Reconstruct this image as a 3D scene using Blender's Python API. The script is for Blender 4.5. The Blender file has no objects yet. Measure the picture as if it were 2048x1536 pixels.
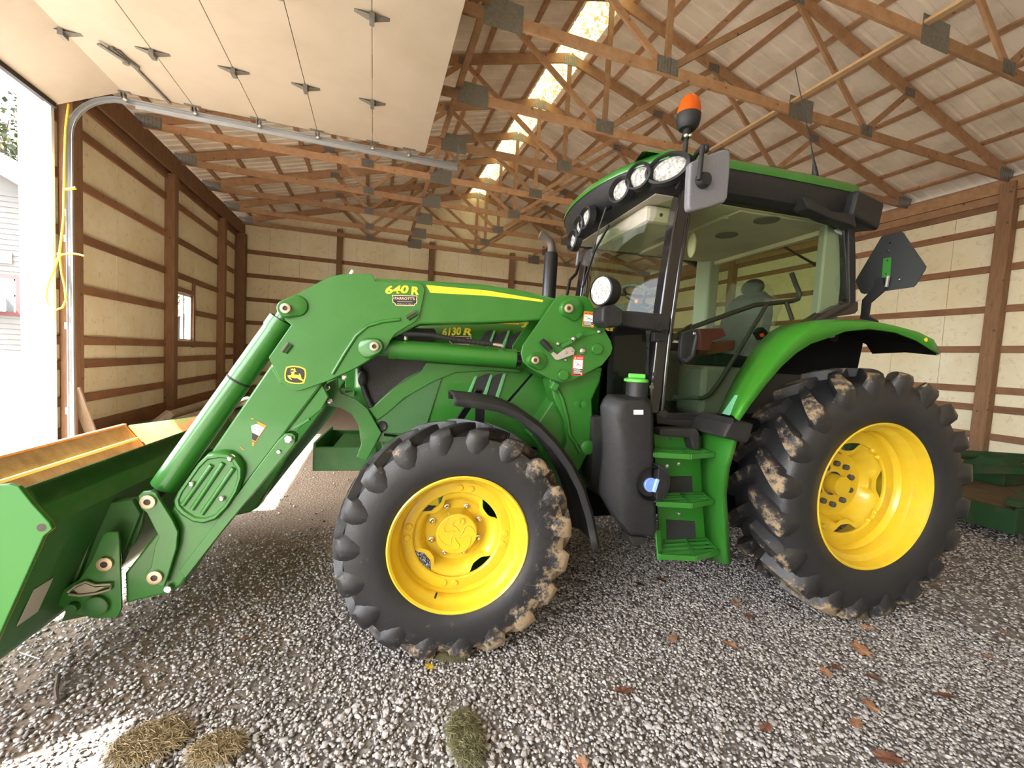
import bpy, bmesh, math, random
import numpy as np
from mathutils import Vector, Matrix
random.seed(7); np.random.seed(7)
sc = bpy.context.scene
COL = sc.collection
PI = math.pi

# ------------------------------------------------------------------ camera
F = 851.0
def axes(yaw, pitch, roll):
    cy, sy = math.cos(yaw), math.sin(yaw)
    f = np.array([sy*math.cos(pitch), cy*math.cos(pitch), math.sin(pitch)])
    r = np.array([cy, -sy, 0.0]); u = np.cross(r, f)
    c, s = math.cos(roll), math.sin(roll)
    return c*r+s*u, -s*r+c*u, f
CR, CU, CW = axes(math.radians(18.21), math.radians(-3.562), math.radians(3.202))
CP = np.array([0, 0, 1.70])
cam = bpy.data.cameras.new('camera'); cam.sensor_width = 36; cam.lens = F/2048*36
cam.clip_start = .05; cam.clip_end = 500
camo = bpy.data.objects.new('camera', cam); COL.objects.link(camo)
camo.matrix_world = Matrix([[*[float(a) for a in (CR[i], CU[i], -CW[i])], float(CP[i])] for i in range(3)]+[[0, 0, 0, 1]])
sc.camera = camo

# ------------------------------------------------------------------ light, sky, exposure
SUN = Vector((-.755, -.325, 1.0)).normalized()          # towards the sun
w = bpy.data.worlds.new('sky'); sc.world = w; w.use_nodes = True
nt = w.node_tree; nt.nodes.clear()
sky = nt.nodes.new('ShaderNodeTexSky'); sky.sky_type = 'NISHITA'; sky.sun_disc = False
sky.sun_elevation = math.asin(SUN.z); sky.sun_rotation = math.atan2(SUN.x, SUN.y)
sky.air_density = 1.0; sky.dust_density = 2.0; sky.ozone_density = 1.0
bg = nt.nodes.new('ShaderNodeBackground'); bg.inputs[1].default_value = 0.26
out = nt.nodes.new('ShaderNodeOutputWorld')
hsv = nt.nodes.new('ShaderNodeHueSaturation'); hsv.inputs['Saturation'].default_value = .40
nt.links.new(sky.outputs[0], hsv.inputs['Color']); nt.links.new(hsv.outputs[0], bg.inputs[0]); nt.links.new(bg.outputs[0], out.inputs[0])
sl = bpy.data.lights.new('sun', 'SUN'); sl.energy = 12.0; sl.angle = math.radians(.6); sl.color = (1, .98, .94)
so = bpy.data.objects.new('sun', sl); COL.objects.link(so)
so.rotation_euler = SUN.to_track_quat('Z', 'Y').to_euler(); so.location = (-20, -12, 30)
vs = sc.view_settings; sc.display_settings.display_device = 'sRGB'
vs.view_transform = 'Standard'; vs.look = 'None'; vs.gamma = 1.0; vs.use_curve_mapping = False
vs.exposure = 3.1
cy = sc.cycles
cy.max_bounces = 10; cy.diffuse_bounces = 8; cy.glossy_bounces = 4; cy.transmission_bounces = 6
cy.transparent_max_bounces = 12; cy.sample_clamp_indirect = 6.0; cy.caustics_reflective = False; cy.caustics_refractive = False
cy.use_denoising = True

# ------------------------------------------------------------------ frame helpers
TH = math.radians(-4.6); TO = np.array([.570, 3.258, 0.0])
UA = np.array([math.cos(TH), math.sin(TH), 0]); VA = np.array([-math.sin(TH), math.cos(TH), 0])
def ray(x, y): return (x-1024)/F*CR-(y-768)/F*CU+CW
def at(x, y, X=None, Y=None, Z=None):
    d = ray(x, y)
    t = (X-CP[0])/d[0] if X is not None else (Y-CP[1])/d[1] if Y is not None else (Z-CP[2])/d[2]
    return CP+t*d
def tl(px, py, v):          # tractor frame: point of the plane at lateral offset v
    d = ray(px, py); t = ((TO+v*VA-CP)@VA)/(d@VA); q = CP+t*d-TO
    return (float(q@UA), float(v), float(q[2]))
def tuu(px, py, u):
    d = ray(px, py); t = ((TO+u*UA-CP)@UA)/(d@UA); q = CP+t*d-TO
    return (float(u), float(q@VA), float(q[2]))
def pts(v, *ps): return [(tl(x, y, v)[0], tl(x, y, v)[2]) for x, y in ps]
def loc3(p): 
    q = TO+p[0]*UA+p[1]*VA; return (float(q[0]), float(q[1]), float(p[2]))

# ------------------------------------------------------------------ materials
MATS = {}
def N(nt, t, **kw):
    n = nt.nodes.new(t)
    for k, v in kw.items():
        if k in n.inputs: n.inputs[k].default_value = v
        else: setattr(n, k, v)
    return n
def mat(name, col, rough=.5, metal=0, coat=0, spec=.5, trans=0, alpha=1, noise=None, bump=None, col2=None, nscale=6, nlo=.4, nhi=.65, ior=1.45, emit=0, detail=6, stretch=None, coords='Object'):
    if name in MATS: return MATS[name]
    m = bpy.data.materials.new(name); m.use_nodes = True; t = m.node_tree
    b = t.nodes['Principled BSDF']
    b.inputs['Base Color'].default_value = (*col, 1); b.inputs['Roughness'].default_value = rough
    b.inputs['Metallic'].default_value = metal; b.inputs['Coat Weight'].default_value = coat; b.inputs['Coat Roughness'].default_value = .08
    b.inputs['Specular IOR Level'].default_value = spec; b.inputs['Transmission Weight'].default_value = trans
    b.inputs['Alpha'].default_value = alpha; b.inputs['IOR'].default_value = ior
    if emit:
        b.inputs['Emission Color'].default_value = (*col, 1); b.inputs['Emission Strength'].default_value = emit
    if col2 is not None or bump:
        tc = N(t, 'ShaderNodeTexCoord'); vec = tc.outputs[coords]
        if stretch:
            mp = N(t, 'ShaderNodeMapping'); mp.inputs['Scale'].default_value = stretch; t.links.new(vec, mp.inputs[0]); vec = mp.outputs[0]
        nz = N(t, 'ShaderNodeTexNoise'); nz.inputs['Scale'].default_value = nscale; nz.inputs['Detail'].default_value = detail; nz.inputs['Roughness'].default_value = .65
        t.links.new(vec, nz.inputs['Vector'])
        if col2 is not None:
            r = N(t, 'ShaderNodeValToRGB'); r.color_ramp.elements[0].position = nlo; r.color_ramp.elements[1].position = nhi
            r.color_ramp.elements[0].color = (*col, 1); r.color_ramp.elements[1].color = (*col2, 1)
            t.links.new(nz.outputs[0], r.inputs[0]); t.links.new(r.outputs[0], b.inputs['Base Color'])
        if bump:
            bp = N(t, 'ShaderNodeBump'); bp.inputs['Strength'].default_value = bump; bp.inputs['Distance'].default_value = .02
            t.links.new(nz.outputs[0], bp.inputs['Height']); t.links.new(bp.outputs[0], b.inputs['Normal'])
    MATS[name] = m
    return m
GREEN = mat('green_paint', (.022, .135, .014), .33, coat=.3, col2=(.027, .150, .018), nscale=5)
GREEND = mat('green_paint_dusty', (.026, .12, .022), .5, col2=(.07, .14, .05), nscale=7, nlo=.45, nhi=.8)
GREENL = mat('green_plastic', (.030, .165, .024), .42)
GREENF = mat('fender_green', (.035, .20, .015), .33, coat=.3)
YELLOW = mat('yellow_paint', (.66, .455, .02), .33, coat=.25, col2=(.60, .42, .03), nscale=9)
YDEC = mat('yellow_decal', (.90, .66, .03), .4)
BLACK = mat('black_plastic', (.014, .014, .015), .5, spec=.35, col2=(.019, .019, .020), nscale=30)
BLACKG = mat('black_gloss', (.012, .011, .012), .16, coat=.6)
BLACKD = mat('black_dusty', (.018, .018, .018), .6, spec=.3, col2=(.06, .054, .046), nscale=4, nlo=.5, nhi=.85)
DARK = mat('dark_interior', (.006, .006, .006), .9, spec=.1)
GRILLE = mat('grille_mesh', (.016, .016, .016), .6, bump=.4, nscale=120, col2=(.035, .032, .03))
GREY = mat('grey_trim', (.26, .28, .25), .6)
GREYD = mat('dark_grey_trim', (.07, .075, .07), .6)
HEADL = mat('headliner', (.40, .37, .29), .8, col2=(.46, .42, .33), nscale=3)
CHROME = mat('bright_steel', (.72, .70, .68), .22, metal=1)
STEEL = mat('zinc_steel', (.24, .235, .22), .5, metal=.5, col2=(.18, .175, .16), nscale=25)
GALV = mat('galvanized', (.42, .44, .45), .38, metal=.6, col2=(.47, .49, .50), nscale=9)
BRASS = mat('pin_steel', (.50, .38, .25), .4, metal=.6)
PINHOLE = mat('pin_dark', (.05, .035, .025), .6)
LENS = mat('lamp_lens', (.50, .49, .46), .12, spec=.8, bump=.5, nscale=45, col2=(.20, .195, .18), nlo=.4, nhi=.62)
ORANGEL = mat('amber_lens', (.95, .16, .012), .12, trans=.55, ior=1.3)
ORANGES = mat('orange_sticker', (.85, .24, .02), .5)
REDS = mat('red_sticker', (.55, .03, .02), .5)
WHITES = mat('white_sticker', (.82, .81, .77), .5)
BLACKS = mat('black_sticker', (.015, .014, .013), .5)
TANS = mat('tan_sticker', (.62, .47, .32), .5)
LTEAL = mat('pale_sticker', (.18, .52, .30), .4)
BLUE = mat('blue_cap', (.16, .27, .60), .4)
MIRB = mat('mirror_back', (.13, .13, .145), .5, col2=(.15, .15, .165), nscale=80)
RED = mat('red_part', (.09, .012, .014), .5)
SEATM = mat('seat_cloth', (.010, .012, .016), .7, spec=.2)
PLASTIC = mat('clear_plastic', (.35, .37, .36), .12, alpha=.17, spec=1.0, bump=1.0, nscale=9)
EXH = mat('exhaust_black', (.018, .018, .02), .3, metal=.3)
ROPE = mat('yellow_rope', (.85, .52, .03), .7)
WHITE = mat('white_metal', (.80, .81, .80), .5)
DOORM = mat('door_panel', (.43, .38, .305), .6, col2=(.39, .34, .265), nscale=1.3)
SEAL = mat('rubber_seal', (.03, .025, .025), .7)
PVC = mat('old_pipe', (.46, .40, .30), .6, col2=(.38, .32, .24), nscale=5)
MOWG = mat('worn_green', (.018, .055, .022), .8, spec=.2, col2=(.075, .062, .042), nscale=2.2, nlo=.45, nhi=.7)
MOWD = mat('mower_dirt', (.085, .055, .03), .9, col2=(.12, .085, .05), nscale=4)
SIDING = mat('siding', (.085, .08, .072), .7)
ROOFS = mat('shingle', (.09, .055, .042), .9, col2=(.13, .085, .065), nscale=12)
TRIMR = mat('red_trim', (.07, .010, .009), .6)
BARK = mat('bark', (.09, .065, .045), .9)
HAY = mat('hay', (.17, .155, .075), .8, col2=(.11, .11, .05), nscale=30)
HAYD = mat('dry_hay', (.32, .25, .14), .8, col2=(.22, .17, .09), nscale=30)
LEAFB = mat('dry_leaf', (.085, .032, .018), .7, col2=(.17, .075, .042), nscale=25)
LEAFT = mat('tan_leaf', (.36, .19, .11), .7, col2=(.22, .10, .05), nscale=25)
BUCKI = mat('bucket_inside', (.40, .29, .16), .65, col2=(.26, .17, .09), nscale=7)
BUCKR = mat('bucket_rust', (.34, .12, .035), .6, col2=(.10, .22, .05), nscale=4, nlo=.5, nhi=.62)
RUSTO = mat('orange_rust', (.50, .20, .07), .6, col2=(.36, .15, .06), nscale=9)
WELDY = mat('yellow_edge', (.62, .48, .12), .5)

def wood(name, c1, c2, stretch):
    m = bpy.data.materials.new(name); m.use_nodes = True; t = m.node_tree; b = t.nodes['Principled BSDF']
    g = N(t, 'ShaderNodeNewGeometry'); mp = N(t, 'ShaderNodeMapping'); mp.inputs['Scale'].default_value = stretch
    t.links.new(g.outputs['Position'], mp.inputs[0])
    nz = N(t, 'ShaderNodeTexNoise', Scale=6.0, Detail=6.0, Roughness=.7); t.links.new(mp.outputs[0], nz.inputs['Vector'])
    oi = N(t, 'ShaderNodeObjectInfo')
    r = N(t, 'ShaderNodeValToRGB'); r.color_ramp.elements[0].position = .3; r.color_ramp.elements[1].position = .72
    r.color_ramp.elements[0].color = (*c1, 1); r.color_ramp.elements[1].color = (*c2, 1)
    t.links.new(nz.outputs[0], r.inputs[0])
    vr = N(t, 'ShaderNodeTexVoronoi', Scale=5.0); t.links.new(g.outputs['Position'], vr.inputs['Vector'])
    kr = N(t, 'ShaderNodeValToRGB'); kr.color_ramp.elements[0].position = .06; kr.color_ramp.elements[1].position = .13
    kr.color_ramp.elements[0].color = (.45, .4, .38, 1); kr.color_ramp.elements[1].color = (1, 1, 1, 1)
    t.links.new(vr.outputs['Distance'], kr.inputs[0])
    mx = N(t, 'ShaderNodeMix', data_type='RGBA', blend_type='MULTIPLY'); mx.inputs[0].default_value = 1
    t.links.new(r.outputs[0], mx.inputs[6]); t.links.new(kr.outputs[0], mx.inputs[7])
    mr = N(t, 'ShaderNodeMapRange'); mr.inputs['To Min'].default_value = .82; mr.inputs['To Max'].default_value = 1.15
    t.links.new(oi.outputs['Random'], mr.inputs[0])
    hs = N(t, 'ShaderNodeHueSaturation'); t.links.new(mr.outputs[0], hs.inputs['Value']); t.links.new(mx.outputs[2], hs.inputs['Color'])
    t.links.new(hs.outputs[0], b.inputs['Base Color']); b.inputs['Roughness'].default_value = .75; b.inputs['Specular IOR Level'].default_value = .25
    bp = N(t, 'ShaderNodeBump', Strength=.15, Distance=.01); t.links.new(nz.outputs[0], bp.inputs['Height']); t.links.new(bp.outputs[0], b.inputs['Normal'])
    return m
WTRUSS = wood('truss_wood', (.33, .185, .10), (.48, .30, .175), (1, 1, 1))
WGIRT = wood('girt_wood', (.22, .115, .065), (.33, .18, .105), (1, .4, 1))
WPOST = wood('post_wood', (.20, .115, .066), (.31, .185, .11), (4, 4, .5))
WNEW = wood('new_wood', (.55, .37, .20), (.68, .47, .27), (4, .6, 4))
WGREY = wood('grey_wood', (.24, .18, .13), (.34, .27, .2), (3, 3, 1))

def wallmat():
    m = bpy.data.materials.new('wall_sheet'); m.use_nodes = True; t = m.node_tree; b = t.nodes['Principled BSDF']
    g = N(t, 'ShaderNodeNewGeometry')
    n1 = N(t, 'ShaderNodeTexNoise', Scale=1.1, Detail=5.0, Roughness=.6); t.links.new(g.outputs['Position'], n1.inputs['Vector'])
    n2 = N(t, 'ShaderNodeTexNoise', Scale=9.0, Detail=7.0, Roughness=.7); t.links.new(g.outputs['Position'], n2.inputs['Vector'])
    r = N(t, 'ShaderNodeValToRGB'); r.color_ramp.elements[0].position = .35; r.color_ramp.elements[1].position = .7
    r.color_ramp.elements[0].color = (.81, .74, .53, 1); r.color_ramp.elements[1].color = (.91, .88, .72, 1)
    t.links.new(n1.outputs[0], r.inputs[0])
    r2 = N(t, 'ShaderNodeValToRGB'); r2.color_ramp.elements[0].position = .25; r2.color_ramp.elements[1].position = .45
    r2.color_ramp.elements[0].color = (.62, .57, .5, 1); r2.color_ramp.elements[1].color = (1, 1, 1, 1); t.links.new(n2.outputs[0], r2.inputs[0])
    mx = N(t, 'ShaderNodeMix', data_type='RGBA', blend_type='MULTIPLY'); mx.inputs[0].default_value = .8
    t.links.new(r.outputs[0], mx.inputs[6]); t.links.new(r2.outputs[0], mx.inputs[7])
    t.links.new(mx.outputs[2], b.inputs['Base Color']); b.inputs['Roughness'].default_value = .7; b.inputs['Specular IOR Level'].default_value = .2
    return m
WALL = wallmat()
ROOFM = mat('roof_sheet', (.86, .79, .68), .5, metal=.0, col2=(.66, .59, .49), nscale=1.6, coords='Object', nlo=.42, nhi=.68)
def translucent(name, col, col2, dens):
    m = bpy.data.materials.new(name); m.use_nodes = True; t = m.node_tree; t.nodes.clear()
    o = N(t, 'ShaderNodeOutputMaterial'); tr = N(t, 'ShaderNodeBsdfTranslucent'); df = N(t, 'ShaderNodeBsdfDiffuse'); mx = N(t, 'ShaderNodeMixShader'); mx.inputs[0].default_value = .25
    g = N(t, 'ShaderNodeNewGeometry'); nz = N(t, 'ShaderNodeTexNoise', Scale=dens, Detail=4.0); t.links.new(g.outputs['Position'], nz.inputs['Vector'])
    r = N(t, 'ShaderNodeValToRGB'); r.color_ramp.elements[0].position = .42; r.color_ramp.elements[1].position = .5
    r.color_ramp.elements[0].color = (*col2, 1); r.color_ramp.elements[1].color = (*col, 1); t.links.new(nz.outputs[0], r.inputs[0])
    t.links.new(r.outputs[0], tr.inputs[0]); t.links.new(r.outputs[0], df.inputs[0])
    t.links.new(tr.outputs[0], mx.inputs[1]); t.links.new(df.outputs[0], mx.inputs[2]); t.links.new(mx.outputs[0], o.inputs[0])
    return m
SKYL = translucent('ridge_light', (.17, .145, .068), (.06, .038, .012), 16)
def glassmat(name, col, dens):
    m = bpy.data.materials.new(name); m.use_nodes = True; t = m.node_tree; t.nodes.clear()
    o = N(t, 'ShaderNodeOutputMaterial'); tr = N(t, 'ShaderNodeBsdfTransparent'); tr.inputs[0].default_value = (*col, 1)
    gl = N(t, 'ShaderNodeBsdfGlossy'); gl.inputs['Roughness'].default_value = .02; gl.inputs[0].default_value = (1, 1, 1, 1)
    fr = N(t, 'ShaderNodeLayerWeight'); fr.inputs[0].default_value = .5
    pw = N(t, 'ShaderNodeMath', operation='POWER'); pw.inputs[1].default_value = 5; t.links.new(fr.outputs['Facing'], pw.inputs[0])
    mm = N(t, 'ShaderNodeMath', operation='MULTIPLY_ADD'); mm.inputs[1].default_value = dens; mm.inputs[2].default_value = .022; t.links.new(pw.outputs[0], mm.inputs[0])
    mx = N(t, 'ShaderNodeMixShader'); t.links.new(mm.outputs[0], mx.inputs[0]); t.links.new(tr.outputs[0], mx.inputs[1]); t.links.new(gl.outputs[0], mx.inputs[2]); t.links.new(mx.outputs[0], o.inputs[0])
    return m
GLASS = glassmat('cab_glass', (.78, .86, .70), .85)
WGLASS = glassmat('window_glass', (.92, .94, .93), 1.0)

def rubber():
    m = bpy.data.materials.new('tire_rubber'); m.use_nodes = True; t = m.node_tree; b = t.nodes['Principled BSDF']
    tc = N(t, 'ShaderNodeTexCoord')
    mp = N(t, 'ShaderNodeMapping'); t.links.new(tc.outputs['Object'], mp.inputs[0])
    n1 = N(t, 'ShaderNodeTexNoise', Scale=19.0, Detail=8.0, Roughness=.75); t.links.new(mp.outputs[0], n1.inputs['Vector'])
    n2 = N(t, 'ShaderNodeTexNoise', Scale=2.3, Detail=2.0); t.links.new(mp.outputs[0], n2.inputs['Vector'])
    at_ = N(t, 'ShaderNodeAttribute', attribute_name='mud')
    a = N(t, 'ShaderNodeMath', operation='ADD'); t.links.new(n1.outputs[0], a.inputs[0])
    s = N(t, 'ShaderNodeMath', operation='MULTIPLY_ADD'); s.inputs[1].default_value = .35; s.inputs[2].default_value = -.20
    t.links.new(n2.outputs[0], s.inputs[0]); t.links.new(s.outputs[0], a.inputs[1])
    a2 = N(t, 'ShaderNodeMath', operation='MULTIPLY_ADD'); a2.inputs[1].default_value = .55; t.links.new(at_.outputs['Fac'], a2.inputs[0]); t.links.new(a.outputs[0], a2.inputs[2])
    r = N(t, 'ShaderNodeValToRGB'); e = r.color_ramp.elements; e[0].position = .60; e[1].position = .74
    e[0].color = (.020, .020, .021, 1); e[1].color = (.27, .195, .115, 1)
    x = e.new(.645); x.color = (.050, .046, .042, 1)
    t.links.new(a2.outputs[0], r.inputs[0]); t.links.new(r.outputs[0], b.inputs['Base Color'])
    rr = N(t, 'ShaderNodeMapRange'); rr.inputs['From Min'].default_value = .6; rr.inputs['From Max'].default_value = .72; rr.inputs['To Min'].default_value = .42; rr.inputs['To Max'].default_value = .9
    t.links.new(a2.outputs[0], rr.inputs[0]); t.links.new(rr.outputs[0], b.inputs['Roughness'])
    bp = N(t, 'ShaderNodeBump', Strength=.45, Distance=.008); t.links.new(n1.outputs[0], bp.inputs['Height']); t.links.new(bp.outputs[0], b.inputs['Normal'])
    return m
RUBBER = rubber()

def groundmat(name, outside=False):
    m = bpy.data.materials.new(name); m.use_nodes = True; t = m.node_tree; b = t.nodes['Principled BSDF']
    g = N(t, 'ShaderNodeNewGeometry'); P = g.outputs['Position']
    vo = N(t, 'ShaderNodeTexVoronoi', Scale=40.0 if not outside else 7.0); t.links.new(P, vo.inputs['Vector'])
    nz = N(t, 'ShaderNodeTexNoise', Scale=3.0, Detail=8.0, Roughness=.7); t.links.new(P, nz.inputs['Vector'])
    nb = N(t, 'ShaderNodeTexNoise', Scale=60.0, Detail=6.0, Roughness=.8); t.links.new(P, nb.inputs['Vector'])
    sp = N(t, 'ShaderNodeSeparateXYZ'); t.links.new(P, sp.inputs[0])
    gr = N(t, 'ShaderNodeValToRGB'); e = gr.color_ramp.elements; e[0].position = 0; e[1].position = 1
    if outside:
        e[0].color = (.085, .07, .058, 1); e[1].color = (.40, .375, .345, 1)
    else:
        e[0].color = (.105, .093, .084, 1); e[1].color = (.30, .275, .255, 1)
    sc_ = N(t, 'ShaderNodeSeparateColor'); t.links.new(vo.outputs['Color'], sc_.inputs[0]); t.links.new(sc_.outputs[0], gr.inputs[0])
    di = N(t, 'ShaderNodeValToRGB'); e = di.color_ramp.elements; e[0].position = .35; e[1].position = .65
    e[0].color = (.155, .112, .078, 1); e[1].color = (.30, .235, .17, 1)
    t.links.new(nb.outputs[0], di.inputs[0])
    # dirt where vehicles have packed the floor: towards the door side and the back
    f = N(t, 'ShaderNodeMath', operation='MULTIPLY_ADD'); f.inputs[1].default_value = -.40; f.inputs[2].default_value = -1.1; t.links.new(sp.outputs[0], f.inputs[0])
    f2 = N(t, 'ShaderNodeMath', operation='MULTIPLY_ADD'); f2.inputs[1].default_value = .50; t.links.new(sp.outputs[1], f2.inputs[0]); t.links.new(f.outputs[0], f2.inputs[2])
    f3 = N(t, 'ShaderNodeMath', operation='MULTIPLY_ADD'); f3.inputs[1].default_value = 1.8; t.links.new(nz.outputs[0], f3.inputs[0]); t.links.new(f2.outputs[0], f3.inputs[2])
    cr = N(t, 'ShaderNodeMapRange'); cr.inputs['From Min'].default_value = .95; cr.inputs['From Max'].default_value = 1.6; cr.clamp = True; t.links.new(f3.outputs[0], cr.inputs[0])
    mx = N(t, 'ShaderNodeMix', data_type='RGBA'); t.links.new(gr.outputs[0], mx.inputs[6]); t.links.new(di.outputs[0], mx.inputs[7])
    if outside: mx.inputs[0].default_value = 0
    else: t.links.new(cr.outputs[0], mx.inputs[0])
    t.links.new(mx.outputs[2], b.inputs['Base Color']); b.inputs['Roughness'].default_value = .9; b.inputs['Specular IOR Level'].default_value = .2
    bp = N(t, 'ShaderNodeBump', Strength=.7, Distance=.02 if not outside else .06)
    ad = N(t, 'ShaderNodeMath', operation='ADD'); t.links.new(vo.outputs['Distance'], ad.inputs[0]); t.links.new(nb.outputs[0], ad.inputs[1])
    t.links.new(ad.outputs[0], bp.inputs['Height']); t.links.new(bp.outputs[0], b.inputs['Normal'])
    return m
GROUND = groundmat('gravel_floor'); DRIVE = groundmat('driveway_gravel', True)
def stonemat():
    m = bpy.data.materials.new('stone'); m.use_nodes = True; t = m.node_tree; b = t.nodes['Principled BSDF']
    g = N(t, 'ShaderNodeNewGeometry')
    r = N(t, 'ShaderNodeValToRGB'); e = r.color_ramp.elements; e[0].color = (.15, .135, .125, 1); e[1].color = (.46, .44, .42, 1)
    e[0].position = 0; e[1].position = 1
    x = e.new(.45); x.color = (.29, .275, .265, 1); x = e.new(.8); x.color = (.38, .355, .335, 1)
    t.links.new(g.outputs['Random Per Island'], r.inputs[0]); t.links.new(r.outputs[0], b.inputs['Base Color']); b.inputs['Roughness'].default_value = .8
    b.inputs['Specular IOR Level'].default_value = .25
    return m
STONE = stonemat()
def leafmat(name, c1, c2):
    m = bpy.data.materials.new(name); m.use_nodes = True; t = m.node_tree; b = t.nodes['Principled BSDF']
    g = N(t, 'ShaderNodeNewGeometry'); r = N(t, 'ShaderNodeValToRGB')
    r.color_ramp.elements[0].color = (*c1, 1); r.color_ramp.elements[1].color = (*c2, 1)
    t.links.new(g.outputs['Random Per Island'], r.inputs[0]); t.links.new(r.outputs[0], b.inputs['Base Color']); b.inputs['Roughness'].default_value = .6
    return m
FOL = leafmat('foliage_green', (.012, .022, .007), (.07, .075, .018))

# ------------------------------------------------------------------ mesh builder
class MB:
    def __init__(s): s.v = []; s.f = []
    def add(s, vs, fs):
        o = len(s.v); s.v += [tuple(map(float, p)) for p in vs]; s.f += [tuple(i+o for i in f) for f in fs]; return s
    def box(s, x0, x1, y0, y1, z0, z1):
        return s.add([(x0, y0, z0), (x1, y0, z0), (x1, y1, z0), (x0, y1, z0), (x0, y0, z1), (x1, y0, z1), (x1, y1, z1), (x0, y1, z1)],
                     [(3, 2, 1, 0), (4, 5, 6, 7), (0, 1, 5, 4), (1, 2, 6, 5), (2, 3, 7, 6), (3, 0, 4, 7)])
    def beam(s, p0, p1, wd, ht, up=(0, 0, 1)):
        p0 = Vector(p0); p1 = Vector(p1); d = (p1-p0).normalized(); up = Vector(up)
        r = d.cross(up)
        if r.length < 1e-4: r = d.cross(Vector((1, 0, 0)))
        r.normalize(); u = r.cross(d); vs = []
        for p in (p0, p1):
            for a, b in ((-1, -1), (1, -1), (1, 1), (-1, 1)): vs.append(p+r*(a*wd/2)+u*(b*ht/2))
        return s.add(vs, [(0, 1, 2, 3), (7, 6, 5, 4), (0, 4, 5, 1), (1, 5, 6, 2), (2, 6, 7, 3), (3, 7, 4, 0)])
    def rings(s, rings, closed=True, cap0=True, cap1=True):
        n = len(rings[0]); o = len(s.v)
        for r in rings: s.v += [tuple(map(float, p)) for p in r]
        for i in range(len(rings)-1):
            for j in range(n if closed else n-1):
                k = (j+1) % n
                s.f.append((o+i*n+j, o+i*n+k, o+(i+1)*n+k, o+(i+1)*n+j))
        if cap0: s.f.append(tuple(o+j for j in reversed(range(n))))
        if cap1: s.f.append(tuple(o+(len(rings)-1)*n+j for j in range(n)))
        return s
    def cyl(s, p0, p1, r0, r1=None, n=20, cap=True):
        p0 = Vector(p0); p1 = Vector(p1); r1 = r0 if r1 is None else r1
        d = (p1-p0).normalized(); a = d.orthogonal().normalized(); b = d.cross(a)
        R = [[p+(a*math.cos(2*PI*i/n)+b*math.sin(2*PI*i/n))*r for i in range(n)] for p, r in ((p0, r0), (p1, r1))]
        return s.rings(R, True, cap, cap)
    def prof(s, p0, d, prof, n=24, cap0=False, cap1=False):      # lathe: prof = [(axial, radius)]
        p0 = Vector(p0); d = Vector(d).normalized(); a = d.orthogonal().normalized(); b = d.cross(a)
        R = [[p0+d*x+(a*math.cos(2*PI*i/n)+b*math.sin(2*PI*i/n))*r for i in range(n)] for x, r in prof]
        return s.rings(R, True, cap0, cap1)
    def tube(s, path, r, n=10, cap=True):
        P = [Vector(p) for p in path]; R = []; a = None
        for i, p in enumerate(P):
            d = (P[min(i+1, len(P)-1)]-P[max(i-1, 0)]).normalized()
            if a is None: a = d.orthogonal().normalized()
            a = (a-d*a.dot(d)).normalized(); b = d.cross(a)
            rr = r[i] if isinstance(r, (list, tuple)) else r
            R.append([p+(a*math.cos(2*PI*k/n)+b*math.sin(2*PI*k/n))*rr for k in range(n)])
        return s.rings(R, True, cap, cap)
    def plate(s, uw, v0, v1):           # outline in (u,w), extruded from v0 to v1
        n = len(uw); ar = sum(uw[i][0]*uw[(i+1) % n][1]-uw[(i+1) % n][0]*uw[i][1] for i in range(n))
        if ar < 0: uw = list(reversed(uw))
        if v0 > v1: v0, v1 = v1, v0
        o = len(s.v); s.v += [(u, v0, w_) for u, w_ in uw]+[(u, v1, w_) for u, w_ in uw]
        s.f.append(tuple(o+i for i in range(n))); s.f.append(tuple(o+n+i for i in reversed(range(n))))
        for i in range(n):
            k = (i+1) % n; s.f.append((o+k, o+i, o+n+i, o+n+k))
        return s
    def ell(s, c, rx, ry, rz, nu=16, nv=10, z0=-PI/2, z1=PI/2):
        R = []
        for j in range(nv+1):
            t = z0+(z1-z0)*j/nv
            R.append([(c[0]+rx*math.cos(t)*math.cos(2*PI*i/nu), c[1]+ry*math.cos(t)*math.sin(2*PI*i/nu), c[2]+rz*math.sin(t)) for i in range(nu)])
        return s.rings(R, True, True, True)
    def sheet(s, rows):                 # open grid of points
        n = len(rows[0]); o = len(s.v)
        for r in rows: s.v += [tuple(map(float, p)) for p in r]
        for i in range(len(rows)-1):
            for j in range(n-1): s.f.append((o+i*n+j, o+i*n+j+1, o+(i+1)*n+j+1, o+(i+1)*n+j))
        return s
    def mesh(s, name, m, smooth=None):
        me = bpy.data.meshes.new(name); me.from_pydata(s.v, [], s.f); me.update()
        if m is not None: me.materials.append(m)
        if smooth:
            bm = bmesh.new(); bm.from_mesh(me); bmesh.ops.remove_doubles(bm, verts=bm.verts, dist=1e-5); bmesh.ops.recalc_face_normals(bm, faces=bm.faces); bm.to_mesh(me); bm.free()
            me.polygons.foreach_set('use_smooth', [True]*len(me.polygons)); me.set_sharp_from_angle(angle=math.radians(smooth))
        return me
def obj(name, mb, m, parent=None, smooth=None, bevel=0, solid=0, kind=None, label=None, seg=2, loc=None):
    me = mb.mesh(name, m, smooth) if isinstance(mb, MB) else mb
    o = bpy.data.objects.new(name, me); COL.objects.link(o)
    if parent: o.parent = parent
    if loc: o.location = loc
    if solid:
        md = o.modifiers.new('solid', 'SOLIDIFY'); md.thickness = solid; md.offset = 0
    if bevel:
        md = o.modifiers.new('bevel', 'BEVEL'); md.width = bevel; md.segments = seg; md.limit_method = 'ANGLE'; md.angle_limit = math.radians(40); md.harden_normals = False
    if kind: o['kind'] = kind
    if label: o['label'] = label
    return o
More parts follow.
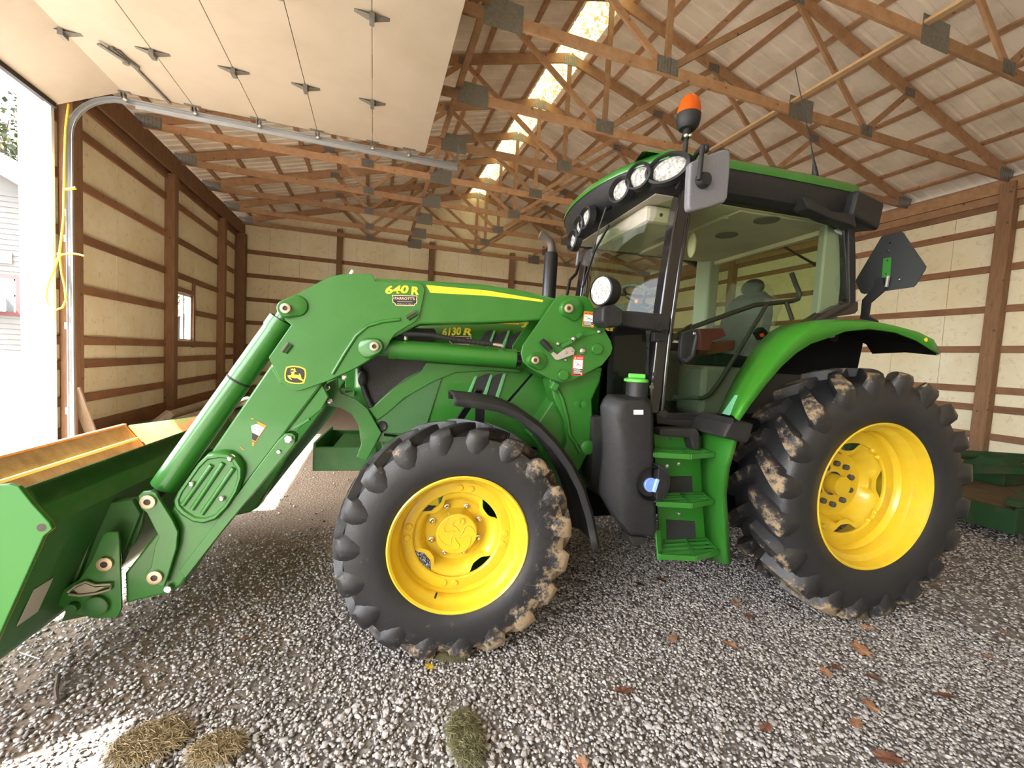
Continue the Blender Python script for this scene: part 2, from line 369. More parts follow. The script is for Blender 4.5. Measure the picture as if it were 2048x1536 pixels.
def tag(o, label=None, cat=None, group=None, kind=None):
    if label: o['label'] = label
    if cat: o['category'] = cat
    if group: o['group'] = group
    if kind: o['kind'] = kind
    return o
def empty(name, loc=(0, 0, 0), rz=0):
    o = bpy.data.objects.new(name, None); o.empty_display_size = .2; COL.objects.link(o); o.location = loc; o.rotation_euler = (0, 0, rz); return o
def copy(o, parent=None, link_children=True):
    c = o.copy(); COL.objects.link(c)
    if parent is not None: c.parent = parent
    if link_children:
        for ch in o.children: copy(ch, c)
    return c
def rrect(cx, cz, hw, hh, r, n=4):
    o = []
    for sx, sz, a0 in ((1, 1, 0), (-1, 1, 90), (-1, -1, 180), (1, -1, 270)):
        for k in range(n+1):
            a = math.radians(a0+90*k/n); o.append((cx+sx*(hw-r)+r*math.cos(a), cz+sz*(hh-r)+r*math.sin(a)))
    return o

# ================================================================== THE BARN
XL, XR, YB, YF = -4.41, 11.62, 16.70, -6.0      # inner faces of the wall sheets; YF: open front behind the camera
XM = 3.62; SL = .272                               # ridge line and roof slope
ROOFZ = lambda X: 8.00-abs(X-XM)*SL                # underside of the roof sheet
EAVE = (5.27, 5.63)
GZ = [.60, 1.15, 1.52, 2.32, 3.11, 3.91, 4.69]     # girt lower edges
def struct(name, mb, m, parent=None, **k):
    o = obj(name, mb, m, parent, **k)
    if parent is None: o['kind'] = 'structure'
    return o
floor = struct('floor', MB().box(-4.55, 11.9, YF-3, 17.0, -.3, -.012), GROUND)
# ---- left wall
wl = struct('wall_left', MB().box(-4.55, -4.47, YF, -5.2, -.1, 5.7).box(-4.55, -4.47, YF, 7.6, 4.86, 5.7).box(-4.55, -4.47, 7.62, 12.0, -.1, 5.7)
            .box(-4.55, -4.47, 12.86, 16.8, -.1, 5.7).box(-4.55, -4.47, 12.0, 12.86, -.1, 1.66).box(-4.55, -4.47, 12.0, 12.86, 2.80, 5.7), WHITE)
WIN = (12.0, 12.86, 1.66, 2.80)
def panels_left():
    y = 7.72
    while y < YB-.05:
        y2 = min(y+.915, YB)
        segs = [(0.02, 5.3)]
        if y2 > WIN[0] and y < WIN[1]: segs = [(0.02, WIN[2]), (WIN[3], 5.3)]
        for z0, z1 in segs: obj('wall_panel', MB().box(XL-.03, XL+random.uniform(0, .004), y+.004, y2-.004, z0, z1), WALL, wl)
        y = y2
panels_left()
LP = [8.17, 11.47, 14.77]
prev = 7.75
for yp in LP+[16.55]:
    for z in GZ:
        segs = [(prev, yp-.1)]
        if abs(z-2.32) < .01 and 11 < prev < 12: segs = [(12.98, yp-.1)]
        for a, b in segs:
            if b-a > .15: obj('girt', MB().box(XL, XL+.042, a, b, z, z+.135), WGIRT, wl, bevel=.004, seg=1)
    obj('base_board', MB().box(XL, XL+.05, prev, yp-.1, -.05, .27), WGIRT, wl)
    prev = yp+.1
for yp in LP: 
    obj('post', MB().box(XL, XL+.19, yp-.10, yp+.10, -.1, EAVE[0]), WPOST, wl, bevel=.006, seg=1)
obj('post', MB().box(XL, XL+.30, 16.30, 16.52, -.1, EAVE[0]), WPOST, wl, bevel=.006, seg=1)
obj('eave_beam', MB().box(-4.27, -4.22, YF, YB, *EAVE), WPOST, wl)
obj('eave_beam', MB().box(XL, -4.35, 7.7, YB, EAVE[0]-.12, EAVE[0]+.1), WGIRT, wl)
obj('eave_board', MB().box(XL-.02, -4.27, YF, YB, 5.63, 5.70), WGIRT, wl)
# window in the left wall
wn = struct('window_1', MB().box(XL-.06, XL+.0, WIN[0], WIN[1], WIN[2], WIN[2]+.05).box(XL-.06, XL, WIN[0], WIN[1], WIN[3]-.05, WIN[3]).box(XL-.06, XL, WIN[0], WIN[0]+.05, WIN[2], WIN[3]).box(XL-.06, XL, WIN[1]-.05, WIN[1], WIN[2], WIN[3]), WHITE)
obj('sash', MB().box(XL-.05, XL-.01, 12.38, 12.43, WIN[2]+.05, WIN[3]-.05), WHITE, wn)
obj('pane', MB().box(XL-.04, XL-.03, WIN[0]+.05, 12.38, WIN[2]+.05, WIN[3]-.05), WGLASS, wn)
obj('pane', MB().box(XL-.03, XL-.02, 12.43, WIN[1]-.05, WIN[2]+.05, WIN[3]-.05), WGLASS, wn)
obj('window_trim', MB().box(XL, XL+.05, WIN[1]+.01, WIN[1]+.11, 1.5, 3.2), WPOST, wn)
obj('window_trim', MB().box(XL, XL+.05, WIN[0]-.1, WIN[1]+.01, WIN[3]+.01, WIN[3]+.11), WPOST, wn)
obj('window_trim', MB().box(XL, XL+.05, WIN[0]-.1, WIN[1]+.01, WIN[2]-.12, WIN[2]-.01), WPOST, wn)
# ---- back wall with its gable
wb = struct('wall_back', MB().plate([(-4.55, -.1), (11.8, -.1), (11.8, 5.7), (XM, 8.0), (-4.55, 5.7)], YB+.08, YB+.14), WHITE)
x = XL
while x < XR-.05:
    x2 = min(x+.93, XR); xs = [x+.004]+([XM] if x < XM < x2 else [])+[x2-.004]
    up = [(q, ROOFZ(q)-.12) for q in xs]
    for lo, hi in ((.02, 5.72), (5.735, None)):
        if hi: ol = [(xs[0], lo), (xs[-1], lo), (xs[-1], hi), (xs[0], hi)]
        else:
            ol = [(xs[0], lo), (xs[-1], lo)]+[p for p in reversed(up)]
            if min(p[1] for p in up) < lo+.05: continue
        obj('wall_panel', MB().plate(ol, YB-random.uniform(0, .004), YB+.03), WALL, wb)
    x = x2
BP = [-1.26, 1.97, 5.17, 8.4]
prev = XL+.2
for xp in BP+[XR]:
    for z in GZ:
        obj('girt', MB().box(prev, xp-.09, YB-.045, YB-.002, z, z+.135), WGIRT, wb, bevel=.004, seg=1)
    obj('base_board', MB().box(prev, xp-.09, YB-.05, YB, -.05, .27), WGIRT, wb)
    prev = xp+.09
for xp in BP: obj('post', MB().box(xp-.09, xp+.09, YB-.25, YB-.03, -.1, 5.86), WPOST, wb, bevel=.006, seg=1)
# ---- right wall
wr = struct('wall_right', MB().box(11.72, 11.80, YF, 16.8, -.1, 5.7), WHITE)
y = YF
while y < YB-.05:
    y2 = min(y+.915, YB); obj('wall_panel', MB().box(XR-random.uniform(0, .004), XR+.03, y+.004, y2-.004, .02, 5.4), WALL, wr); y = y2
RP = [-1.55, 1.75, 5.08, 8.38, 11.70, 15.0]
prev = YF
for yp in RP+[YB]:
    for z in GZ: obj('girt', MB().box(XR-.042, XR, prev, yp-.1, z, z+.135), WGIRT, wr, bevel=.004, seg=1)
    obj('base_board', MB().box(XR-.05, XR, prev, yp-.1, -.05, .27), WGIRT, wr)
    prev = yp+.1
for yp in RP: obj('post', MB().box(XR-.2, XR, yp-.11, yp+.11, -.1, EAVE[0]+.3), WPOST, wr, bevel=.006, seg=1)
for z0, z1, xa in ((EAVE[0]-.03, EAVE[0]+.13, 11.50), (EAVE[0]+.135, EAVE[1]+.02, 11.47), ):
    obj('eave_beam', MB().box(xa, xa+.05, YF, YB, z0, z1), WTRUSS, wr, bevel=.005, seg=1)
obj('eave_board', MB().box(11.55, XR+.05, YF, YB, 5.60, 5.70), WTRUSS, wr)
obj('eave_board', MB().box(XR-.05, XR, YF, YB, EAVE[0]-.14, EAVE[0]-.03), WGIRT, wr)
# ---- roof: ribbed sheet on purlins, translucent ridge
def roof_half(sgn):
    xs = [XM+sgn*.30, XM+sgn*8.25]; prof = []; y = YF
    while y < 17.0:
        prof += [(y, 0), (y+.165, 0), (y+.185, .022), (y+.215, .022)]; y += .235
    rows = [[(X, yy, ROOFZ(X)+h) for yy, h in prof] for X in (xs[0], XM+sgn*4.2, xs[1])]
    return MB().sheet(rows)
ceil = struct('ceiling', roof_half(-1), ROOFM, solid=.004); obj('roof_sheet', roof_half(1), ROOFM, ceil, solid=.004)
yy = [YF+(17.0-YF)*i/40 for i in range(41)]
obj('ridge_skylight', MB().sheet([[(X, q, ROOFZ(X)+dz) for q in yy] for X, dz in ((XM-.34, .03), (XM-.17, .035), (XM-.05, .05), (XM+.05, .05), (XM+.17, .035), (XM+.34, .03))]), SKYL, ceil)
PUR = [.43, 1.05, 1.78, 2.51, 3.24, 3.97, 4.70, 5.43, 6.16, 6.89, 7.62]
for sgn in (-1, 1):
    for d in PUR:
        X = XM+sgn*d; z = ROOFZ(X)-.022; n = Vector((sgn*SL, 0, 1)).normalized()
        obj('purlin', MB().beam((X, YF, z), (X, 16.9, z), .09, .042, n), WTRUSS, ceil)
# ---- roof trusses (one built, the others copies)
TY = [1.86, 3.48, 5.11, 6.75, 8.38, 10.03, 11.69, 13.30, 14.96, 16.46]
def plate_m(parent, x0, x1, z0, z1, y, m=GALV):
    mb = MB().box(x0, x1, y-.004, y, z0, z1); n = max(3, int((x1-x0)/.035))
    return obj('nail_plate', mb, m, parent)
def ribs_plate(parent, x0, x1, z0, z1, y):
    mb = MB().box(x0, x1, y-.003, y, z0, z1); k = 7
    for i in range(k):
        xx = x0+(x1-x0)*(i+.5)/k; mb.box(xx-.009, xx+.009, y-.008, y-.002, z0+.004, z1-.004)
    return obj('nail_plate', mb, STEEL, parent)
def build_truss():
    t = empty('roof_truss')
    zc = 5.66; T = .042
    def bm(name, a, b, h, dy=0.0, m=WTRUSS): return obj(name, MB().beam((a[0], dy, a[1]), (b[0], dy, b[1]), T, h), m, t, bevel=.003, seg=1)
    bm('bottom_chord', (-4.30, zc), (1.30, zc), .14); bm('bottom_chord', (1.30, zc), (6.02, zc), .14); bm('bottom_chord', (6.02, zc), (11.54, zc), .14)
    zt = lambda X: ROOFZ(X)-.042-.10
    for s in (-1, 1):
        bm('top_chord', (XM+s*7.95, zt(XM+s*7.95)), (XM+s*.0, zt(XM)), .185)
    k = (XM, zt(XM)-.05)
    bm('king_post', (XM, zc+.05), (XM, zt(XM)-.05), .09, .001)
    for s in (-1, 1):
        A = (XM+s*4.80, zt(XM+s*4.80)-.05); B = (XM+s*2.17, zt(XM+s*2.17)-.05); V = (XM+s*3.87, zc+.05); K = (XM+s*.06, zc+.05)
        bm('web', A, V, .09, .001); bm('web', V, B, .09, -.001); bm('web', B, K, .09, .001)
        for q in (A, B): ribs_plate(t, q[0]-.12, q[0]+.12, q[1]-.06, q[1]+.08, -.022)
        ribs_plate(t, V[0]-.13, V[0]+.13, zc-.05, zc+.12, -.022)
        X0 = XM+s*7.75; ribs_plate(t, X0-.22, X0+.2, 5.60, 5.82, -.022)
        xs = XM-2.30 if s < 0 else XM+2.42
        plate_m(t, xs-.24, xs+.24, zc-.13, zc+.20, -.022, STEEL)
    ribs_plate(t, XM-.17, XM+.17, zc-.05, zc+.16, -.022); ribs_plate(t, XM-.15, XM+.15, zt(XM)-.16, zt(XM)+.04, -.022)
    return t
tr0 = build_truss()
TL = ['wooden roof truss nearest the camera, mostly above the picture', 'wooden roof truss crossing the top right corner, close to the camera', 'wooden roof truss whose web meets the top edge near the skylight',
      'wooden roof truss passing just above the orange beacon', 'wooden roof truss just beyond the open end of the raised door', 'wooden roof truss fifth from the back wall',
      'wooden roof truss fourth from the back wall', 'wooden roof truss third from the back wall', 'wooden roof truss second from the back wall', 'wooden roof truss standing against the cream back wall']
for i, yv in enumerate(TY):
    t = tr0 if i == 0 else copy(tr0)
    t.location = (0, yv, 0); tag(t, TL[i], 'truss', 'roof trusses')
for nm, xx, m, lb in (('runner_board', 1.10, WTRUSS, 'weathered brace board running lengthwise on truss bottom chords near the raised door'), ('runner_board', 5.86, WNEW, 'pale new brace board running lengthwise on truss bottom chords above the cab')):
    tag(obj(nm, MB().box(xx-.045, xx+.045, YF, 16.4, 5.745, 5.785), m, bevel=.003, seg=1), lb, 'board')

# ---- overhead door: far bay on the left wall, rolled up under the trusses
dr = struct('door_1', MB().box(-4.14, -4.10, 2.0, 7.5, 4.66, 4.72), SEAL)
DX = [-3.40, -2.575, -1.75, -.945, -.125, .72]; DZ = 5.045; DY0, DY1 = 1.94, 7.53
for a, b in zip(DX[:-1], DX[1:]): obj('door_panel', MB().box(a+.003, b-.003, DY0, DY1, DZ, DZ+.045), DOORM, dr, bevel=.004, seg=1)
obj('door_panel', MB().beam((-3.405, (DY0+DY1)/2, DZ+.03), (-4.13, (DY0+DY1)/2, 4.735), DY1-DY0, .045), DOORM, dr)
HY = [2.10, 3.20, 4.76, 6.33]
def hinge(x, y, z=DZ):
    mb = MB().add([(x-.17, y-.022, z-.001), (x-.17, y+.022, z-.001), (x-.03, y+.045, z-.03), (x+.03, y+.045, z-.03), (x+.17, y+.022, z-.001), (x+.17, y-.022, z-.001), (x+.03, y-.045, z-.03), (x-.03, y-.045, z-.03)], [(0, 1, 2, 7), (2, 3, 6, 7), (3, 4, 5, 6)])
    mb.box(x-.024, x+.024, y-.05, y+.05, z-.075, z-.004)
    return obj('hinge', mb, STEEL, dr, solid=.004)
for X in DX[:-1]:
    for yv in HY: hinge(X, yv)
for X in DX:
    xx = min(X, .45) if X > .5 else X
    mb = MB().box(xx-.10, xx+.10, DY1-.06, DY1-.02, DZ-.012, DZ-.002).box(xx-.03, xx-.012, DY1-.04, DY1+.03, DZ-.07, DZ-.01).box(xx+.012, xx+.03, DY1-.04, DY1+.03, DZ-.07, DZ-.01)
    r = obj('roller', mb, STEEL, dr); obj('roller_wheel', MB().cyl((xx, DY1+.03, DZ-.06), (xx, DY1+.06, DZ-.06), .024, n=12), WHITE, r)
obj('lock_bar', MB().beam((-2.96, 6.45, DZ-.015), (-2.86, DY1+.02, DZ-.02), .035, .012).beam((-3.02, 6.42, DZ-.02), (-2.90, 6.75, DZ-.02), .06, .03).cyl((-2.96, 6.62, DZ-.07), (-2.96, 6.62, DZ), .035, n=10).beam((-3.10, 6.36, DZ-.04), (-2.95, 6.6, DZ-.05), .05, .02), STEEL, dr)
obj('panel_rail', MB().box(-3.4, .70, DY1+.0, DY1+.012, DZ-.0, DZ+.05), STEEL, dr)
# track: horizontal run, bend, vertical run
TYV = 7.60
path = [(1.28, 4.965), (-3.15, 4.965)]
for k in range(1, 9):
    a = PI/2*k/8; path.append((-3.15-.88*math.sin(a), 4.085+.88*math.cos(a)))
path[2:] = [(-3.42-.60*math.sin(PI/2*k/8), 4.365+.60*math.cos(PI/2*k/8)) for k in range(0, 9)]+[(-4.02, .05)]
rows = []
for i, (px_, pz_) in enumerate(path):
    a = path[max(i-1, 0)]; b = path[min(i+1, len(path)-1)]; d = Vector((b[0]-a[0], 0, b[1]-a[1])).normalized(); n = Vector((d.z, 0, -d.x))
    p = Vector((px_, TYV, pz_))
    rows.append([p+n*.033+Vector((0, -.028, 0)), p+n*.033+Vector((0, .012, 0)), p+n*.02+Vector((0, .028, 0)), p-n*.02+Vector((0, .028, 0)), p-n*.033+Vector((0, .012, 0)), p-n*.033+Vector((0, -.028, 0))])
track = obj('door_track', MB().sheet(rows), GALV, dr, solid=.004)
for z in (.55, 1.75, 2.95, 3.3): obj('track_bracket', MB().box(-4.11, -4.03, 7.63, 7.66, z, z+.09), GALV, dr)
obj('track_rail', MB().box(-3.3, 1.28, TYV+.02, TYV+.055, 4.90, 5.02), GALV, dr)
for k in range(14): obj('track_slot', MB().box(-4.0, -3.985, TYV-.005, TYV+.005, 1.0+k*.035, 1.018+k*.035), PINHOLE, dr)
obj('track_hanger', MB().beam((1.26, 7.63, 4.93), (1.30, 7.63, 5.32), .05, .008, (0, 1, 0)).beam((1.30, 7.63, 5.30), (1.62, 8.10, 5.80), .04, .008, (0, 1, 0)).beam((1.62, 8.10, 5.66), (1.62, 8.10, 5.86), .04, .03, (0, 1, 0)), STEEL, dr)
obj('header_seal', MB().box(-4.27, -4.19, 1.95, 7.55, 4.74, 4.86), SEAL, dr)
# jambs and header of the openings
tm = struct('trim_1', MB().box(-4.56, -4.215, 7.60, 7.66, -.05, 4.80), WHITE)
obj('jamb_board', MB().box(-4.215, -4.06, 7.74, 7.80, -.05, 4.95), WPOST, tm)
struct('trim_2', MB().box(-4.56, -4.22, .69, 7.6, 4.78, 4.86), WHITE)
struct('trim_3', MB().box(-4.56, -4.20, .85, 1.93, -.05, 4.80), WHITE)
struct('trim_4', MB().box(-4.60, -4.22, YF-.1, .69, 4.78, 5.72), WHITE)

# ================================================================== THE TRACTOR
T = empty('tractor', (float(TO[0]), float(TO[1]), 0), TH)
tag(T, 'green farm tractor with yellow wheels and front loader parked in the barn', 'tractor')
def ringplate(mb, o, i, v0, v1):
    n = len(o); R = [[(p[0], v0, p[1]) for p in o], [(p[0], v0, p[1]) for p in i], [(p[0], v1, p[1]) for p in i], [(p[0], v1, p[1]) for p in o]]
    R.append(R[0]); return mb.rings(R, True, False, False)
def mirror(o, parent=None):
    c = copy(o, parent if parent is not None else o.parent); c.scale = (1, -1, 1); return c
def tplate(name, v0, v1, m, *ps, parent=None, bevel=.006, smooth=None, vp=None):
    return obj(name, MB().plate(pts(v0 if vp is None else vp, *ps), v0, v1), m, parent or T, bevel=bevel, smooth=smooth)

# ------------------------------------------------------------------ wheels
def wheel(kind, R, hw, rb, nl, lugh, lip, dish, nst):
    # local frame: centre of the rim lip plane at the origin, the outside towards -v
    c = lip                                    # tyre centre plane, lip plane at 0
    S = R/.667
    prof = [(-hw*.80, rb), (-hw*.93, rb+.02*S), (-hw*1.01, rb+.08*S), (-hw*1.03, rb+.14*S), (-hw*.98, rb+.195*S), (-hw*.88, R-lugh-.02*S), (-hw*.5, R-lugh-.006*S), (0, R-lugh)]
    prof = prof+[(-a, b) for a, b in reversed(prof[:-1])]
    mb = MB(); nn = 120; o = 0
    rings = [[(r*math.cos(2*PI*i/nn), c+x, r*math.sin(2*PI*i/nn)) for i in range(nn)] for x, r in prof]
    mb.rings(rings, True, False, False)
    for side in (-1, 1):
        for k in range(nl):
            th0 = 2*PI*(k+(0 if side < 0 else .5))/nl
            WK = 1.0 if kind == 'front' else 1.32
            st = []; sweep = .30*hw/.185*.667/R*(1 if kind == 'front' else .68)
            for t in (0, .25, .5, .75, .92):
                rt = R-.010*S*t*t; rbk = R-lugh-.012*S
                st.append((.012*S+hw*.86*t, rbk, hw*.0+.012*S+hw*.86*t, rt, sweep*t, (.036+.018*t)*S*WK, (.021+.012*t)*S*WK))
            W2 = 1.25 if kind == 'front' else 1.12
            st.append((hw*.80, R-lugh-.03*S, hw*.99, R-.020*S, sweep*1.02, .066*S*W2, .044*S*W2))
            st.append((hw*.86, R-lugh-.07*S, hw*1.055, R-.050*S, sweep*1.05, .070*S*W2, .046*S*W2))
            st.append((hw*.90, R-lugh-.085*S, hw*1.065, R-.100*S, sweep*1.07, .062*S*W2, .036*S*W2))
            st.append((hw*.95, R-lugh-.12*S, hw*1.02, R-.155*S, sweep*1.08, .038*S*W2, .014*S*W2))
            rows = []
            for vb, rbk, vt, rt, dth, wb_, wt in st:
                th = PI-(th0-dth)          # centre of the chevron leads when rolling forward
                row = []
                for vv, rr, ww in ((vb, rbk, -wb_), (vt, rt, -wt), (vt, rt, 0), (vt, rt, wt), (vb, rbk, wb_)):
                    a = th+ww/R; row.append((rr*math.cos(a), c+side*vv, rr*math.sin(a)))
                rows.append(row)
            mb.rings(rows, False, False, False)
            mb.f.append(tuple(len(mb.v)-45+j for j in range(5)))
    me = mb.mesh('tire', RUBBER, 50)
    at_ = me.attributes.new('mud', 'FLOAT', 'POINT'); co = np.zeros(len(me.vertices)*3); me.vertices.foreach_get('co', co); co = co.reshape(-1, 3)
    r = np.hypot(co[:, 0], co[:, 2]); v = co[:, 1]-c
    sw = np.clip((r-rb-.10*S)/(R-rb-.14*S), 0, 1)
    if kind == 'front': m_ = .17*sw+.42*np.clip((r-rb-.04)/(R-rb)*1.3, 0, 1)*np.clip(.30+.85*co[:, 0]/R-.45*co[:, 2]/R, 0, 1)-.05
    else: m_ = np.where(r > R-.032, .17+.22*np.clip(np.abs(v)/hw, 0, 1), np.where(np.abs(v) > hw*.86, .16*sw+.16*np.clip(-co[:, 2]/R, 0, 1), -.05))+.06*np.clip(-co[:, 2]/R, 0, 1)-.40*(r < rb+.20*S)
    at_.data.foreach_set('value', m_.astype(np.float32))
    root_mb = MB()
    L_ = R
    f = rb/.372
    bar = [(.035, rb+.004), (.012, rb+.012), (-.004, rb+.014), (-.010, rb+.006), (-.002, rb-.006), (.025*f, rb-.014), (.045*f, rb-.020), (.062*f, rb-.040*f), (.09*f, rb-.050*f), (.11*f, rb-.047*f), (.125*f, rb-.058*f), (dish+.02, rb-.064*f), (2*lip-.06, rb-.064*f), (2*lip, rb+.01)]
    root_mb.rings([[(rr*math.cos(2*PI*i/96), x, rr*math.sin(2*PI*i/96)) for i in range(96)] for x, rr in bar], True, False, False)
    ro = rb-.062*f; ri = ro*.80
    # outer ring of the disc
    root_mb.rings([[(rr*math.cos(2*PI*i/96), x, rr*math.sin(2*PI*i/96)) for i in range(96)] for x, rr in ((dish-.012, ro+.004), (dish-.016, ro-.006), (dish-.016, ri+.008), (dish-.008, ri), (dish+.006, ri))], True, False, False)
    rim = obj(kind+'_wheel', root_mb, YELLOW, T, smooth=35)
    tire = obj('tire', me, None, rim)
    # dished centre with four scalloped gaps
    ph0 = math.radians(38) if kind == 'front' else math.radians(4)
    nn = 96; R_ = []
    def rad(a, k):
        d = abs(((a-ph0)+PI/4) % (PI/2)-PI/4)       # distance to the nearest gap centre
        return k*(1-.20*math.exp(-(d/.27)**4)) if k >= ri*.9 else k
    rst = ri*.60; hubr = ri*(.475 if kind == 'front' else .27)
    dd = dish+.006
    for x, k in ((dd, ri*1.03), (dd+.004, ri*.97), (dd+.006, ri*.90), (dd+.035*f, ri*.80), (dd+.075*f, ri*.72), (dd+.08*f, hubr)):
        R_.append([(rad(2*PI*i/nn, k)*math.cos(2*PI*i/nn), x, rad(2*PI*i/nn, k)*math.sin(2*PI*i/nn)) for i in range(nn)])
    obj('wheel_disc', MB().rings(R_, True, False, False), YELLOW, rim, smooth=50)
    for g in range(4):
        for s in (-1, 1):
            a = ph0+PI/4+g*PI/2+s*.115; rr = (ro+ri)/2 if kind == 'front' else ri*1.01
            p = (rr*math.cos(a), dish-.016, rr*math.sin(a))
            obj('rim_clamp', MB().prof((p[0], dish+.004, p[2]), (0, -1, 0), [(0, .020), (.022, .020), (.027, .016), (.027, .001)], 14), YELLOW, rim, smooth=40)
    for k in range(nst):
        a = 2*PI*(k+.5)/nst; rs = rst*(1.0 if kind == 'front' else .78); p = (rs*math.cos(a), dd+.08*f, rs*math.sin(a))
        if kind == 'front': obj('wheel_nut', MB().prof(p, (0, -1, 0), [(0, .017), (.012, .017), (.014, .011), (.026, .011), (.032, .006), (.033, .001)], 10), CHROME, rim, smooth=40)
        else: obj('wheel_nut', MB().prof(p, (0, -1, 0), [(0, .021), (.03, .021), (.036, .014), (.037, .001)], 12), mat('dark_nut', (.10, .10, .11), .4, metal=.5), rim, smooth=40)
    if kind == 'front':
        h = MB().prof((0, dd+.09, 0), (0, -1, 0), [(0, hubr*1.16), (.02, hubr*1.04), (.06, hubr), (.088, hubr), (.094, hubr*.95), (.094, .001)], 48)
        hub = obj('wheel_hub', h, YELLOW, rim, smooth=40)
        fy = dd-.0045
        for k in range(6):
            pa = []
            for j in range(9):
                t = j/8; a = 2*PI*k/6+1.1*math.sin(t*PI)*(.9 if k % 2 else .7); rr = hubr*(.18+.74*t); pa.append((rr*math.cos(a), fy, rr*math.sin(a)))
            obj('hub_rib', MB().tube(pa, .0032, 6), YELLOW, hub, smooth=60)
        obj('hub_plug', MB().prof((.022, fy, .078), (0, -1, 0), [(0, .018), (.008, .018), (.008, .011), (.003, .010), (.003, .001)], 14), YELLOW, hub, smooth=40)
        obj('valve_stem', MB().cyl((-.11, .06, -rb+.085), (-.12, .035, -rb+.07), .006, n=8), BLACK, rim)
    else:
        obj('wheel_hub', MB().prof((0, dd+.08*f, 0), (0, -1, 0), [(0, hubr*.55), (.03, hubr*.5), (.03, .001)], 32), YELLOW, rim, smooth=40)
        obj('axle_end', MB().cyl((0, dd+.30, 0), (0, dd+.03, 0), .075, n=24), YELLOW, rim, smooth=40)
    obj('axle_flange', MB().cyl((0, dd+.09*f, 0), (0, .75 if kind == 'front' else .9, 0), hubr*.55, n=20), GREEN, rim, smooth=40)
    return rim
fw = wheel('front', .667, .178, .378, 19, .040, .162, .150, 8); fw.location = (0, -1.02, .650)
rw = wheel('rear', .885, .235, .505, 20, .062, .205, .205, 10); rw.location = (2.862, -1.086, .880)
for wv in (fw, rw):
    c = copy(wv, T); c.location = (wv.location[0], -wv.location[1], wv.location[2]); c.rotation_euler = (0, 0, PI)

# ------------------------------------------------------------------ chassis
tplate('front_axle', -.55, .55, GREEND, (880, 1000), (990, 1000), (980, 1090), (890, 1090), vp=0, bevel=.02)
obj('chassis_frame', MB().box(-.45, 1.0, -.30, .30, .72, 1.12).box(.2, 3.1, -.26, .26, .55, 1.1), GREEN, T, bevel=.02)
obj('transmission_housing', MB().box(1.0, 3.0, -.32, .32, .5, 1.35).box(2.75, 3.05, -.55, .55, .75, 1.05), DARK, T, bevel=.03)
obj('frame_rail', MB().plate(pts(-.40, (760, 880), (1110, 905), (1190, 900), (1180, 975), (1100, 985), (1000, 960), (860, 930), (770, 920)), -.40, -.30), GREEN, T, bevel=.01)
obj('side_panel_lower', MB().plate(pts(-.39, (1000, 820), (1200, 820), (1200, 960), (1120, 985), (1060, 900)), -.39, -.34), GREEN, T, bevel=.008)
obj('engine_block', MB().box(-.45, .95, -.33, .33, 1.0, 1.3), DARK, T)
# front weight bracket
wbk = obj('weight_bracket', MB().box(-.90, -.42, -.30, .30, .885, .90).box(-.90, -.88, -.33, .30, .885, 1.075).box(-.90, -.5, -.33, -.31, .885, 1.045).box(-.9, -.5, .30, .32, .885, 1.045).box(-.80, -.45, -.30, .30, .9, 1.02), GREEND, T, bevel=.006)
# loader subframe bracket in front of the grille
tplate('guard_bracket', -.46, -.435, GREEN, (651, 768), (675, 756), (677, 776), (682, 786), (697, 792), (712, 798), (735, 817), (748, 840), (763, 866), (750, 890), (733, 921), (713, 914), (722, 889), (717, 850), (704, 829), (684, 818), (656, 811), bevel=.004)
tplate('guard_bracket', .10, .125, GREEN, (690, 745), (715, 740), (722, 770), (712, 800), (690, 790), bevel=.004)
obj('guard_tube', MB().tube([tl(683, 783, -.45), tl(700, 781, -.2)], .022, 10), GREEN, T, smooth=40)
for p in ((688, 754), (660, 801), (655, 775)):
    q = tl(*p, -.47); obj('bracket_bolt', MB().prof(q, (0, -1, 0), [(0, .018), (.014, .018), (.016, .012), (.016, .001)], 6), CHROME, T)

# ------------------------------------------------------------------ hood
def hood():
    mb = MB(); R = []
    for u, top, hw, bot in ((-.66, 1.70, .30, 1.32), (-.60, 1.78, .385, 1.20), (-.50, 1.83, .41, 1.10), (-.2, 1.90, .42, 1.10), (.3, 1.95, .42, 1.10), (.7, 1.985, .42, 1.10), (1.05, 2.01, .42, 1.10)):
        half = [(-hw, bot), (-hw, 1.5), (-hw*.985, top-.16), (-hw*.92, top-.06), (-hw*.72, top-.01), (-hw*.3, top+.015)]
        R.append([(u, a, b) for a, b in half]+[(u, -a, b) for a, b in reversed(half)])
    return mb.rings(R, True, True, True)
hd = obj('hood', hood(), GREEN, T, smooth=50)
HV = -.424
def onhood(name, m, th, *ps, parent=hd, bevel=0): return obj(name, MB().plate(pts(HV, *ps), HV-th, HV+.02), m, parent, bevel=bevel)
onhood('grille', GRILLE, .002, (716, 735), (722, 712), (760, 690), (816, 656), (868, 657), (873, 665), (853, 722), (843, 740), (809, 757), (775, 784), (743, 813))
onhood('hood_arch', GREEN, .016, (748, 811), (763.5, 797), (792, 772), (843, 741.5), (853, 724.6), (900, 728), (944.6, 731), (1040, 738), (1040, 746), (978.5, 741.5), (911, 745), (868.5, 762), (809, 795.7), (775, 826), (755, 840), (736, 817), bevel=.005)
onhood('vent_panel', mat('green_mesh', (.045, .13, .04), .7, bump=.3, nscale=150), .008, (752, 841), (774, 826), (809, 797.4), (843, 773.7), (884, 755), (873.5, 787), (853, 851.5), (834, 866), (768.6, 866), bevel=.003)
